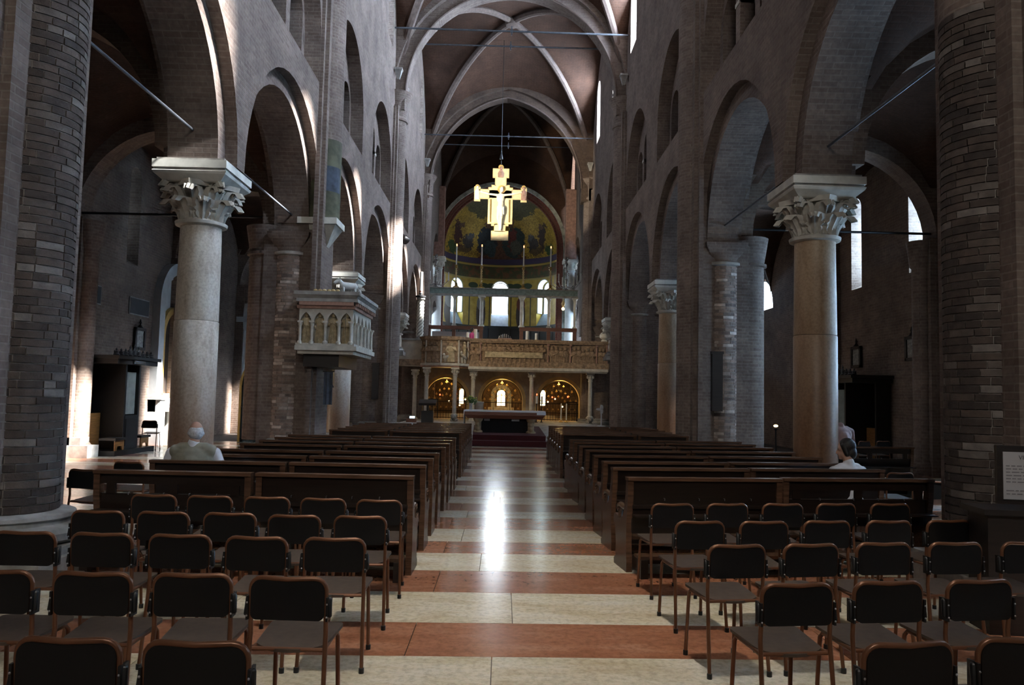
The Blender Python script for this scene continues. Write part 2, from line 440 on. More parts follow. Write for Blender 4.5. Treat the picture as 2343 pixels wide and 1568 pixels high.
# ---- floor: striped marble slabs
b = MB(); b.box(-10.9, 10.9, -10, 57, -.25, -.02)
floor = struct(b.build('floor', 'floor_joint'))
rows = [1.05, 1.85, 2.65, 3.45, 4.22, 5.07, 5.80, 6.68, 7.48, 8.29, 8.94, 9.77, 10.66, 11.29, 12.05, 12.82, 13.62, 14.4, 15.2, 15.95, 16.8, 17.55, 18.35, 19.1, 19.9, 20.7, 21.45, 22.3, 23.05, 23.8, 24.6, 25.3]
joints = {4: -.03, 5: -.58, 6: .11, 7: -.54, 8: -.18, 9: -.58, 10: -.43, 14: .0}
slab_i = 0
for i in range(len(rows)-1):
    y0, y1 = rows[i], rows[i+1]
    mat = 'slab_red' if i % 2 == 1 else 'slab_cream'
    xs = [joints.get(i, random.uniform(-.9, .9))]
    while xs[-1] < 10.2: xs.append(xs[-1]+random.uniform(2.1, 2.9))
    while xs[0] > -10.2: xs.insert(0, xs[0]-random.uniform(2.1, 2.9))
    for a, c in zip(xs[:-1], xs[1:]):
        a2, c2 = max(a, -10.3), min(c, 10.3)
        if c2-a2 < .2: continue
        g = .003
        k = .022
        m = MB()
        z = random.uniform(-.0012, 0.0)
        P4 = [(a2+g, y0+g), (c2-g, y0+g), (c2-g, y1-g), (a2+g, y1-g)]
        P4 = [(x, y+.026*x) for x, y in P4]
        m.add([(x, y, -.03) for x, y in P4]+[(x, y, z) for x, y in P4], [(4, 5, 6, 7), (0, 1, 5, 4), (1, 2, 6, 5), (2, 3, 7, 6), (3, 0, 4, 7)])
        m.build('slab', mat, floor); slab_i += 1

# ---- nave walls: arcade, gallery, clerestory
def nave_wall(s):
    F = lambda u, z, d: (X(s, d), u, z)
    m = MB(); cols = []
    for k in range(len(SUP)-1):
        a, c = SUP[k], SUP[k+1]
        mid = (a+c)/2 + (.06 if k % 2 == 0 else -.06)
        hw = (c-a)/2-.44
        if k >= 7: hw = (c-a)/2-.7
        op = (mid, hw, 0, 5.30, 0.0); op2 = (mid, hw+.32, 0, 5.30, 0.0)
        zb = 5.26
        panel(m, F, a, c, zb, 8.72, 0.0, .20, op2, 22)
        panel(m, F, a, c, zb, 8.72, .20, 1.0, op, 22)
        panel(m, F, a, c, zb, 8.72, 1.0, 1.2, op2, 22)
        m.add([F(a, zb, 0), F(c, zb, 0), F(c, zb, 1.2), F(a, zb, 1.2)], [(0, 1, 2, 3)]) if False else None
        # gallery: large blind arch, three small arches behind
        g = (mid, 2.05, 8.80, 9.75, 0.0)
        panel(m, F, a, c, 8.72, 12.7, 0.0, .38, g, 22)
        for q in (-1, 0, 1):
            uc = mid+q*1.30
            panel(m, F, uc-.65, uc+.65, 8.72, 12.7, .38, .68, (uc, .50, 8.80, 10.25 if q else 10.6, 0.0), 12)
        panel(m, F, a, mid-1.95, 8.72, 12.7, .38, .68); panel(m, F, mid+1.95, c, 8.72, 12.7, .38, .68)
        # clerestory
        wo = {1: .2, 2: -.3, 4: .9}.get(k, 0.0); wd = (mid+wo, .62, 14.6, 17.0, 0.0)
        panel(m, F, a, c, 12.7, 20.6, 0.0, 1.1, wd if (0 if s > 0 else 1) < k < 7 else None, 12)
        cols.append((mid, k))
    panel(m, F, -10, SUP[0], 0, 20.6, 0.0, 1.2, cap=True)
    o = struct(m.build('wall_left' if s < 0 else 'wall_right', 'brick'))
    for mid, k in cols:                    # colonnettes of the gallery openings
        if k < 1 or k > 7: continue
        for q in (-.65, .65):
            n = MB(); n.lathe([(.11, 0), (.11, .06), (.075, .10), (.07, 1.12), (.09, 1.14), (.09, 1.17), (.075, 1.19), (.15, 1.38)], 10)
            n.box(-.17, .17, -.15, .15, 1.38, 1.47)
            n.build('colonnette', 'stone', o, (X(s, .53), mid+q, 8.80))
    for z0 in ((8.66,) if False else ()): pass
    return o
WALL = {s: nave_wall(s) for s in (-1, 1)}

wn = [0]
def window(F, uc, hw, sill, spring, d, mat, bars=True, e=0.0):
    wn[0] += 1
    op = (uc, hw, sill, spring, e); T = top_of(op)
    m = MB()
    band(m, F, uc, hw-.05, hw+.01, spring, e, d-.04, d+.04, 10, spring-sill)
    m2 = MB(); us = [uc-hw*math.cos(PI*i/12) for i in range(13)]
    poly = [(uc-hw, sill), (uc+hw, sill)]+[(u, T(u)) for u in reversed(us)]
    if bars:
        m.prism([(uc-.02, sill), (uc+.02, sill), (uc+.02, T(uc)), (uc-.02, T(uc))], lambda a, b_, q: F(a, b_, q), d-.02, d+.02)
        z = sill+.7
        while z < spring+.1:
            m.prism([(uc-hw, z), (uc+hw, z), (uc+hw, z+.03), (uc-hw, z+.03)], lambda a, b_, q: F(a, b_, q), d-.02, d+.02); z += .7
    o = struct(m.build('window_%d' % wn[0], 'iron'))
    m2.add([F(a, z, d+.01) for a, z in poly], [tuple(range(len(poly)))])
    m2.build('pane', mat, o)
    return o
for s in (-1, 1):
    F = lambda u, z, d, s=s: (X(s, d), u, z)
    for k in range(len(SUP)-1):
        a, c = SUP[k], SUP[k+1]; mid = (a+c)/2 + (.06 if k % 2 == 0 else -.06)
        if (0 if s > 0 else 1) < k < 7: window(F, mid+{1: .2, 2: -.3, 4: .9}.get(k, 0.0), .62, 14.6, 17.0, .7, 'pane_high' if s < 0 else ('pane_south' if k > 1 else 'pane_shade'))

# ---- aisle walls
def aisle_wall(s):
    F = lambda u, z, d: (XC+s*(10.25+d), u, z)
    m = MB()
    # (centre, half width, sill, spring, depth of the glass, glass)
    if s > 0: wins = [(4.3, .33, 5.0, 7.35, .82, 'pane_low'), (8.6, .33, 5.0, 7.35, .82, 'pane_low'), (12.4, .33, 1.5, 4.7, .25, 'pane_low'), (16.0, .33, 2.4, 4.7, .25, 'pane_low'), (19.35, .33, 5.0, 7.35, .82, 'pane_low'), (22.65, .33, 5.0, 7.35, .82, 'pane_low'), (26.6, .33, 5.0, 7.35, .82, 'pane_low'), (30.95, 1.2, 5.25, 5.3, .06, 'pane_lunette')]  # the low pair is unseen, placed to light the right column's side
    else: wins = [(y, .33, 5.0, 7.35, .82, 'pane_dim') for y in (4.3, 9.9, 15.6, 21.3, 27.4, 33.0)]
    edges = [-10.0]+[(p[0]+q[0])/2 for p, q in zip(wins[:-1], wins[1:])]+[53.2]
    for i, (wy, hw, z0, z1, dp, mt) in enumerate(wins):
        panel(m, F, edges[i], edges[i+1], 0, 12.6, 0.0, .9, (wy, hw, z0, z1, 0.0), 14)
        if dp > .5: m.add([F(wy-hw, z0, 0), F(wy+hw, z0, 0), F(wy+hw, z0+.45, .85), F(wy-hw, z0+.45, .85)], [(0, 1, 2, 3)])   # sloping sill
    o = struct(m.build('wall_aisle_left' if s < 0 else 'wall_aisle_right', 'brick_aisle'))
    for wy, hw, z0, z1, dp, mt in wins: window(F, wy, hw-.03, z0+(.3 if dp > .5 else 0), z1, dp, mt, bars=False)
    return o
AW = {s: aisle_wall(s) for s in (-1, 1)}
# end walls of the aisles, back wall, roofs
m = MB()
m.box(-11.2, 11.2, -10.4, -10, -.2, 20.9)
struct(m.build('wall_back', 'brick'))
window(lambda u, z, d: (u, -9.95+d, z), .05, 2.1, 10.2, 12.0, 0.0, 'pane_rose')
for s in (-1, 1):
    m = MB(); F = lambda u, z, d: (u, 43.0+d, z)
    u0, u1 = sorted((X(s, 1.0), XC+s*10.3)); uc = (u0+u1)/2 + s*.1
    panel(m, F, u0, u1, 0, 12.6, 0, .5, (XC+s*10.0-s*.9, .75, 5.6, 6.6, 0.0) if s > 0 else None, 14)
    struct(m.build('wall_end_left' if s < 0 else 'wall_end_right', 'brick_aisle'))
    if s > 0: window(F, XC+s*10.0-s*.9, .72, 5.6, 6.6, .25, 'pane_low', bars=False)
m = MB()
m.box(-6.0, 6.0, -10.4, 58.5, 20.6, 20.9)
m.box(-11.3, X(-1, .95), -10.4, 53, 12.6, 12.9); m.box(X(1, .95), 11.3, -10.4, 53, 12.6, 12.9)
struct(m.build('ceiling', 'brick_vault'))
m = MB(); m.box(-11.2, -4.6, 52.9, 53.2, 0, 12.8); m.box(4.6, 11.2, 52.9, 53.2, 0, 12.8)
struct(m.build('wall_east', 'brick_aisle'))
for s in (-1, 1): window(lambda u, z, d, s=s: (XC+s*(10.2-d), u, z), 47.4, .9, 4.2, 6.6, 0.0, 'pane_choir')

# ---- vaults
def vault(name, xc, a, y0, y1, z0, rise, dome, mat, n=28, ribs=True, rib_w=.15, key=True, rib0=.04):
    yc, b = (y0+y1)/2, (y1-y0)/2
    f = lambda t: math.sqrt(max(0.0, 1-t*t))
    def h(u, v): return z0+max(rise*f(u), rise*f(v))+dome*(1-v*v)
    us = [math.sin(PI/2*(2*i/n-1)) for i in range(n+1)]
    m = MB(); m.grid(lambda i, j: (xc+a*us[i], yc+b*us[j], h(us[i], us[j])), n, n)
    o = struct(m.build(name, mat))
    if ribs:
        for sx in (-1, 1):
            for sy in (-1, 1):
                r = MB(); pts = []
                for i in range(19):
                    u = math.cos(PI/2*i/18)*(1-rib0)
                    pts.append((xc+sx*a*u, yc+sy*b*u, h(u, u)-.10))
                r.tube(pts, rib_w, 8)
                r.build('rib', 'rib_brick', o)
        if key:
            r = MB(); r.lathe([(.05, -.35), (.30, -.30), (.34, -.12), (.26, .1)], 14); r.build('keystone', 'rib_brick', o, (xc, yc, h(0, 0)))
    return o
vb = [(-4.2, 7.15), (7.15, 18.5), (18.5, 30.0), (30.0, 41.4), (41.4, 52.2)]
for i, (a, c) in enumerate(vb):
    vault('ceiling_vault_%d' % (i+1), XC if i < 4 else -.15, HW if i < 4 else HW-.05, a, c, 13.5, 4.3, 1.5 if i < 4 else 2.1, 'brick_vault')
# ---- corbels under the ribs
for yp in PIERS[1:]:
    for s in (-1, 1):
        for dy in (-.95, .95):
            m = MB(); m.frus(0, .05, .04, .34, .13, .12); m.box(-.15, .15, -.14, .14, .34, .42)
            tag(m.build('rib_corbel', 'stone_grey', None, (X(s, -.18), yp+dy, 13.55)), 'pale stone corbel under vault rib on the %s wall, %s pier, %s side' % ('left' if s < 0 else 'right', ORD[PIERS.index(yp)], 'near' if dy < 0 else 'far'), 'corbel', 'rib corbels')
# ---- transverse arches
def transverse(n, yc, xc, hw, spring, e):
    F = lambda u, z, d: (u, yc+d, z)
    m = MB()
    band(m, F, xc, hw, hw+.42, spring, e, -.36, .36, 40, .7)
    band(m, F, xc, hw+.40, hw+1.5, spring, e, -.60, .60, 40, .7)
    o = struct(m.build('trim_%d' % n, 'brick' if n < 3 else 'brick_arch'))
    t = MB(); t.tube([(xc-hw*math.cos(PI*i/40)*1.0, yc-.37, top_of((xc, hw, 0, spring, e))(xc-hw*math.cos(PI*i/40))) for i in range(41)], .045, 6)
    t.build('roll_moulding', 'rib_brick', o)
    return o
transverse(1, 18.5, XC, 4.10, 13.3, .05)
transverse(2, 30.0, XC, 4.10, 13.3, .05)
transverse(3, 41.4, -.10, 4.05, 12.75, .9)
# ---- aisle vaults and arches
n_t = 3
for s in (-1, 1):
    xa = XC+s*(HW+1.2+10.25)/2; aa = (10.25-HW-1.2)/2
    ys = [-4.2, 1.5]+SUP[1:8]+[43.0]
    for i, (a, c) in enumerate(zip(ys[:-1], ys[1:])):
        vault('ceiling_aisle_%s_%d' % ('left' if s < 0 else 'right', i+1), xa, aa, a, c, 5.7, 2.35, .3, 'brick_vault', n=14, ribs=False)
    for yp in [7.15, 12.78, 18.5, 24.1, 30.0, 35.7, 41.4]:
        if s > 0 and yp == 30.0: continue
        n_t += 1
        F = lambda u, z, d: (u, yp+d, z)
        m = MB(); band(m, F, xa, aa-.10, aa+.30, 5.55, 0.0, -.30, .30, 24); band(m, F, xa, aa+.28, aa+1.0, 5.55, 0.0, -.42, .42, 24)
        # wall response
        x0, x1 = sorted((XC+s*10.25, XC+s*9.95)); m.box(x0, x1, yp-.35, yp+.35, 0, 5.6)
        o = struct(m.build('trim_%d' % n_t, 'brick_aisle'))
        m = MB(); m.lathe([(.30, 0), (.30, .25), (.26, .3), (.22, .36), (.22, 4.9), (.26, 4.95), (.30, 5.3), (.34, 5.55)], 14)
        m.build('wall_shaft', 'brick_aisle', o, (XC+s*9.93, yp, 0))

# ---- piers and columns
def brick_shell(parent, cx, cy, r, z0, z1, a0, a1, name='brick', course=.0725, length=.265, keep=300, mat='brick_piece'):
    meshes = []
    for L in (length, length*.5, length*.8):
        al = L/r; g = .011/r; n = 3
        vs = []; 
        for k in range(n+1):
            a = g/2+(al-g)*k/n
            for rr in (r-.02, r):
                for z in (.006, course-.006): vs.append((rr*math.cos(a), rr*math.sin(a), z))
        fs = []
        for k in range(n):
            q = k*4; p = q+4
            fs += [(q+2, p+2, p+3, q+3), (q+3, p+3, p+1, q+1), (q, p, p+2, q+2)]
        fs += [(0, 2, 3, 1), (4*n, 4*n+1, 4*n+3, 4*n+2)]
        mb = MB(); mb.add(vs, fs); meshes.append((al, mb.mesh('brick', mat)))
    z = z0; i = 0; cnt = 0
    extra = MB()
    while z < z1-course*.5:
        a = a0 - (.5*meshes[0][0] if i % 2 else 0) - random.uniform(0, .12)
        while a < a1:
            al, me = meshes[0] if random.random() > .22 else meshes[1]
            if random.random() < .08: al, me = meshes[2]
            if cnt < keep:
                k = 1+random.uniform(-.004, .004)
                inst(name, me, parent, (cx, cy, z), (0, 0, a), (k, k, 1)); cnt += 1
            else:
                k = 1+random.uniform(-.004, .004)
                ca, sa = math.cos(a), math.sin(a); b0 = len(extra.v)
                vv = [v.co for v in me.vertices]
                extra.add([(cx+k*(p.x*ca-p.y*sa), cy+k*(p.x*sa+p.y*ca), z+p.z) for p in vv], [tuple(pl.vertices) for pl in me.polygons])
            a += al
        z += course; i += 1
    if extra.v:
        o = extra.build('brickwork', mat, parent); o['kind'] = 'stuff'
    return cnt
sides = {-1: 'left', 1: 'right'}
def pier(s, i, yp):
    nm = ['nearest', 'second', 'third', 'far'][i]
    t = thing('brick_pier', '%s compound brick pier along the %s side of the nave' % (nm, sides[s]), 'pier', (0, 0, 0), 0, 'brick piers')
    cut = (s < 0 and i == 1)
    x0, x1 = sorted((X(s, 0), X(s, 1.2)))
    m = MB(); m.box(x0, x1, yp-.45, yp+.45, 0, 5.4); m.build('pier_core', 'brick', t)
    x0, x1 = sorted((X(s, -.17), X(s, 0)))
    m = MB(); m.box(x0, x1, yp-.60, yp+.60, 0, 12.7); x2, x3 = sorted((X(s, -.08), X(s, .02))); m.box(x2, x3, yp-.74, yp+.74, 0, 12.6); m.build('pilaster', 'brick', t)
    cx = X(s, 0.0)
    near = i == 0
    z0 = 5.95 if cut else 0.50
    rb = .415
    m = MB(); m.lathe([(rb-(.016 if near else 0), z0), (rb-(.016 if near else 0), 5.3 if not cut else 6.0), (rb, 5.31 if not cut else 6.01), (rb, 12.15), (rb+.05, 12.18), (rb+.06, 12.24), (rb+.03, 12.3), (rb, 12.34), (rb+.02, 12.9), (rb+.22, 13.3)], 40, (cx, yp, 0))
    ns = m.build('nave_shaft', 'mortar' if False else 'brick', t)
    if near:
        m = MB(); m.lathe([(rb-.014, .50), (rb-.014, 5.32)], 40, (cx, yp, 0)); mo = m.build('mortar_bed', 'mortar', t)
        brick_shell(mo, cx, yp, rb, .53, 5.30, PI*.60 if s > 0 else -PI*.85, (PI*1.80 if s > 0 else PI*.32))
    if cut:
        m = MB(); m.frus(5.05, .16, .10, 5.55, .42, .40, X(s, 0.0), yp); m.build('corbel', 'stone', t)
        m = MB(); m.box(X(s, 0)-.46, X(s, 0)+.46, yp-.46, yp+.46, 5.55, 5.70); m.build('corbel_slab', 'stone_white', t)
        m = MB(); m.lathe([(rb+.004, 5.72), (rb+.004, 7.6)], 24, (cx, yp, 0), -PI*.75, PI*.35); m.build('painted_saint', 'fresco', t)
        m = MB(); m.lathe([(rb+.008, 6.35), (rb+.008, 6.95)], 14, (cx, yp, 0), -PI*.42, -PI*.05); m.build('painted_robe', 'fresco_blue', t)
    # arcade half shafts
    for q in (-1, 1):
        cy = yp+q*.14; ax = X(s, .62); r = .405
        br = (i == 1 and q < 0)
        m = MB(); m.lathe([(r-(.015 if br else 0), .55), (r-(.015 if br else 0), 4.80)], 36, (ax, cy, 0)); sh = m.build('arcade_shaft', 'mortar' if br else 'brick', t)
        if br: brick_shell(sh, ax, cy, r, .56, 4.78, PI*(.86 if s > 0 else 1.0), PI*(2.0 if s > 0 else 2.14), mat='brick_piece_lit')
        m = MB(); m.lathe([(r, 4.78), (r+.05, 4.80), (r+.05, 4.86), (r, 4.88)], 36, (ax, cy, 0)); m.build('ring', 'stone_grey', t)
        # cubic capital: round below, square above
        m = MB(); N = 32; vs = []
        for j, (z, k) in enumerate(((4.86, 0.0), (4.98, .15), (5.1, .5), (5.22, .9), (5.32, 1.0))):
            for g in range(N):
                a = 2*PI*g/N; c_, s_ = math.cos(a), math.sin(a); sq = .5/max(abs(c_), abs(s_))
                rr = r*(1-k)+sq*k*.98 if True else r
                vs.append((ax+rr*c_, cy+rr*s_*.94, z))
        fs = [(j*N+g, j*N+(g+1) % N, (j+1)*N+(g+1) % N, (j+1)*N+g) for j in range(4) for g in range(N)]
        m.add(vs, fs); m.build('cubic_capital', 'brick', t)
        m = MB(); m.lathe([(.62, 0), (.62, .22), (.55, .25), (.60, .32), (.58, .40), (.48, .44), (.50, .50), (.42, .56)], 32, (ax, cy, 0)); m.build('shaft_base', 'stone_grey', t)
    m = MB(); m.lathe([(.40, 0.5), (.40, 4.8), (.46, 4.82), (.46, 4.88), (.40, 4.9), (.5, 5.5)], 28, (X(s, 1.25), yp, 0)); m.build('aisle_shaft', 'brick', t)
    if not cut:
        m = MB(); pw = .74 if i == 0 and s < 0 else .58; m.box(cx-pw, cx+pw, yp-pw, yp+pw, 0, .20); m.box(cx-pw+.06, cx+pw-.06, yp-pw+.06, yp+pw-.06, .20, .27); m.build('plinth', 'stone_grey', t)
        m = MB(); kb = 1.0 if i == 0 and s < 0 else .80; m.lathe([(.62*kb, .27), (.68*kb, .31), (.69*kb, .37), (.64*kb, .41), (.54, .43), (.53, .46), (.56, .48), (.55, .51), (.43, .53)], 40, (cx, yp, 0)); m.build('torus_base', 'stone_grey', t)
    return t
for s in (-1, 1):
    for i, yp in enumerate(PIERS): pier(s, i, yp)

def leaf_mesh(h, w, curl, name='acanthus_leaf', lobes=4):
    def P(i, j):
        t = i/10; u = (j/6-.5)*2
        wid = w*(.55+.5*math.sin(PI*min(1, t*1.05)*.75))*(1-.75*max(0, t-.78)/.22)*(1+.26*math.cos(t*lobes*2*PI)*abs(u))
        if t < .68: y = .02+.05*t*t*4*curl; z = h*t*1.25
        else:
            a = (t-.68)/.32*PI*.95; rr = .085*curl
            y = .02+.05*.68*.68*4*curl+rr*(1-math.cos(a))*.9; z = h*.85+rr*math.sin(a)
        return (wid*u, y-.045*(u*u)+.020*math.cos(u*PI*3.0), z)
    m = MB(); m.thick(P, 10, 6, .02); return m.mesh(name, 'stone', 60)
LEAF1 = leaf_mesh(.27, .165, 1.15); LEAF2 = leaf_mesh(.44, .155, 1.35); LEAF3 = leaf_mesh(.50, .12, 1.55)
def capital(t, cx, cy, z):
    m = MB(); m.lathe([(.335, -.02), (.40, 0), (.41, .05), (.35, .07), (.315, .10), (.30, .3), (.33, .46), (.42, .60)], 32, (cx, cy, z)); cap = m.build('capital_bell', 'stone', t)
    for k in range(8):
        a = k*PI/4
        inst('acanthus_leaf', LEAF1, cap, (cx+.32*math.sin(a+PI/8), cy-.32*math.cos(a+PI/8), z+.06), (0, 0, a+PI/8+PI))
        inst('acanthus_leaf', LEAF2, cap, (cx+.315*math.sin(a), cy-.315*math.cos(a), z+.08), (0, 0, a+PI))
    for k in range(4):
        a = k*PI/2+PI/4
        inst('corner_leaf', LEAF3, cap, (cx+.30*math.sin(a), cy-.30*math.cos(a), z+.10), (0, 0, a+PI))
        for sg in (-1, 1):
            m = MB(); pts = []
            for q in range(22):
                th = q*.42; rr = .085*(1-q/26)
                pts.append((sg*.03+sg*.02*(1-q/22), rr*math.cos(th), rr*math.sin(th)))
            m.tube(pts, [.022*(1-q/40) for q in range(22)], 6)
            m.build('volute', 'stone', cap, (cx+.54*math.sin(a), cy-.54*math.cos(a), z+.53), (0, 0, a))
        m = MB(); m.ell((0, 0, 0), (.07, .05, .07), 10, 6); m.build('rosette', 'stone', cap, (cx+.45*math.sin(a+PI/4), cy-.45*math.cos(a+PI/4), z+.56))
    m = MB()
    def A(th):
        k = th % (PI/2)-PI/4; return .46+.13*(abs(k)/(PI/4))**2
    N = 32; vs = []
    for zz, g in ((.58, 0), (.66, .02)):
        for q in range(N):
            th = 2*PI*q/N; vs.append((cx+(A(th+0)+g)*math.cos(th), cy+(A(th)+g)*math.sin(th), z+zz))
    m.add(vs, [(q, (q+1) % N, N+(q+1) % N, N+q) for q in range(N)]+[tuple(reversed(range(N))), tuple(range(N, 2*N))]); m.build('capital_abacus', 'stone', cap)
def impost(t, cx, cy, z, hx=.585, hy=.62):
    m = MB(); prof = [(0.0, -.16), (.03, -.12), (.09, -.05), (.115, -.02), (.155, 0), (.175, -.02)]
    for (z0, g0), (z1, g1) in zip(prof[:-1], prof[1:]): m.frus(z+z0, hx+g0, hy+g0, z+z1, hx+g1, hy+g1, cx, cy)
    m.build('impost_moulding', 'stone_white', t)
    m = MB(); m.box(cx-hx+.03, cx+hx-.03, cy-hy+.03, cy+hy-.03, z+.175, z+.205); m.build('impost_fillet', 'stone_grey', t)
    m = MB(); m.box(cx-hx, cx+hx, cy-hy, cy+hy, z+.205, z+.33); m.build('abacus', 'stone_white', t)
    m = MB(); m.box(cx-hx+.05, cx+hx-.05, cy-hy+.05, cy+hy-.05, z+.33, z+.37); m.build('abacus_bed', 'stone_grey', t)
for s in (-1, 1):
    for i, yp in enumerate(COLS):
        cx = X(s, .60); nm = ['nearest', 'second', 'far'][i]
        t = thing('marble_column', '%s pale marble column with leafy capital on the %s of the nave' % (nm, sides[s]), 'column', (0, 0, 0), 0, 'marble columns')
        z0 = 0 if i < 2 else 3.35
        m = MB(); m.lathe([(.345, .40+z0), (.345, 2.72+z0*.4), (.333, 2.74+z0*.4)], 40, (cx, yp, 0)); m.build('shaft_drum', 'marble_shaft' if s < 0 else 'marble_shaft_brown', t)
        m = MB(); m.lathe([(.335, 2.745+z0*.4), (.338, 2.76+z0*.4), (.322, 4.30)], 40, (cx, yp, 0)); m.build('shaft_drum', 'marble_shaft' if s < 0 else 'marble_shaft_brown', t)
        m = MB(); m.box(cx-.5, cx+.5, yp-.5, yp+.5, z0, z0+.18); m.lathe([(.48, .18), (.50, .24), (.46, .29), (.41, .31), (.43, .36), (.36, .41)], 32, (cx, yp, z0)); m.build('column_base', 'stone_grey', t)
        capital(t, cx, yp, 4.30)
        impost(t, cx, yp, 4.92)
# ---- iron tie rods
def rod(a, b_, r, label, mid=True, mat='iron_grey'):
    t = thing('tie_rod', label, 'tie rod', (0, 0, 0), 0, 'iron tie rods')
    m = MB(); m.tube([a, b_], r, 8); m.build('bar', mat, t)
    if mid:
        c = (Vector(a)+Vector(b_))/2; m = MB(); m.box(c.x-.05, c.x+.05, c.y-.04, c.y+.04, c.z-.06, c.z+.06); m.box(c.x-.02, c.x+.02, c.y-.02, c.y+.02, c.z-.16, c.z+.2); m.build('turnbuckle', mat, t)
    return t
rod((-4.45, 28.9, 15.5), (4.5, 29.0, 15.5), .038, 'upper iron tie rod crossing in front of the first vault arch')
rod((-4.4, 31.0, 15.85), (4.4, 31.0, 15.85), .035, 'iron tie rod just behind the first vault arch')
rod((-4.4, 40.2, 15.2), (4.4, 40.2, 15.2), .035, 'iron tie rod in front of the pointed choir arch')
rod((-4.4, 43.0, 15.6), (4.4, 43.0, 15.6), .028, 'faint iron tie rod behind the pointed choir arch')
for s in (-1, 1):
    rod((X(s, .62), 7.5, 5.75), (X(s, .60), 12.45, 5.75), .021, 'iron tie rod from near pier to marble column on the %s arcade' % sides[s], False)
    rod((X(s, .62), 12.9, 5.75), (X(s, .60), 18.3, 5.75), .021, 'iron tie rod beyond the marble column on the %s arcade' % sides[s], False)
    rod((X(s, 1.2), 18.45, 5.75), (XC+s*10.2, 18.45, 5.75), .03, 'iron tie rod spanning the %s aisle' % sides[s], False, 'iron')

# ================================================================== CHANCEL
DZ = .33
m = MB(); m.box(X(-1, .2), X(1, .2), 25.45, 42.5, 0, DZ/2); m.box(X(-1, .2), X(1, .2), 25.85, 42.5, DZ/2, DZ)
struct(m.build('trim_90', 'stone_grey'))
m = MB()
m.add([(-.95, 25.40, .004), (1.45, 25.40, .004), (1.45, 25.44, .175), (-.95, 25.44, .175), (1.45, 25.84, .175), (-.95, 25.84, .175), (1.45, 25.84, DZ+.012), (-.95, 25.84, DZ+.012), (1.6, 34.0, DZ+.012), (-1.2, 34.0, DZ+.012)],
      [(0, 1, 2, 3), (3, 2, 4, 5), (5, 4, 6, 7), (7, 6, 8, 9)])
tag(m.build('carpet', 'carpet'), 'dark red carpet covering the altar steps', 'carpet')

def figure_mesh(name, mat, h=1.0, pose=0, seed=0):
    rnd = random.Random(seed+pose*7)
    m = MB()
    prof = [(.15, 0), (.165, .05), (.14, .30), (.12, .50), (.135, .66), (.15, .76), (.10, .82), (.05, .845)]
    m.lathe([(r*h, z*h) for r, z in prof], 12, sx=1.0, sy=.75)
    for k in range(7):                                           # folds of the robe
        a = -PI*(.1+.8*k/6); x, y = .145*h*math.cos(a), .11*h*math.sin(a)
        m.tube([(x*1.02, y*1.02, .02*h), (x*.85+.02*h*rnd.uniform(-1, 1), y*.95, .3*h), (x*.6, y*1.0, .58*h)], .016*h, 5)
    m.ell((0, -.02*h, .92*h), (.062*h, .07*h, .085*h), 10, 7)
    m.lathe([(.075*h, .86*h), (.085*h, .92*h), (.07*h, .99*h), (.02*h, 1.01*h)], 10, (0, .015*h, 0))
    for sg in (-1, 1):
        if pose == 0: e = (sg*.17*h, -.06*h, .58*h); w_ = (sg*.05*h, -.15*h, .56*h)
        elif pose == 1: e = (sg*.18*h, -.05*h, .60*h); w_ = (sg*.08*h, -.16*h, .70*h) if sg > 0 else (sg*.10*h, -.13*h, .48*h)
        else: e = (sg*.18*h, -.04*h, .58*h); w_ = (sg*.03*h, -.15*h, .66*h)
        m.caps((sg*.13*h, 0, .76*h), e, .05*h, .042*h, 8); m.caps(e, w_, .042*h, .028*h, 8)
    return m.mesh(name, mat)
FIG = [figure_mesh('figure', 'stone_relief', 1.0, p, p) for p in range(3)]
FIGP = [figure_mesh('statue', 'statue_stone', 1.0, p, p+5) for p in range(3)]
FIGW = [figure_mesh('figure', 'statue_stone', 1.0, p, p+9) for p in range(3)]

# ---- main altar
t = thing('altar_table', 'long altar table under a white cloth on the red steps', 'altar', (.09, 27.9, DZ))
m = MB(); m.box(-1.41, 1.41, -.5, .5, .62, .76); m.frus(.50, 1.30, .42, .62, 1.40, .49); m.build('table_slab', 'wood_red', t)
m = MB(); m.box(-1.43, 1.43, -.52, .52, .76, .785); m.box(-1.435, -1.415, -.52, .52, .30, .77); m.box(-1.43, 1.43, -.525, -.515, .735, .77); m.box(1.12, 1.435, -.525, -.515, .66, .74); m.build('altar_cloth', 'cloth_white', t)
for x in (-.93, .93):
    m = MB(); m.lathe([(.17, 0), (.17, .06), (.11, .10), (.10, .36), (.16, .44), (.18, .50)], 14); m.ell((0, -.13, .30), (.09, .07, .10), 10, 7); m.ell((0, -.12, .16), (.10, .07, .11), 10, 7); m.build('carved_leg', 'stone_ochre', t, (x, -.30, 0))
m = MB(); m.box(-.82, .82, -.22, .3, 0, .5); m.build('dark_frontal', 'drape', t)
m = MB(); m.box(-.72, -.52, -.26, -.235, .42, .50); m.build('paper_card', 'paper', t)
m = MB(); m.box(.25, .52, -.26, -.235, .42, .50); m.build('paper_card', 'paper', t)
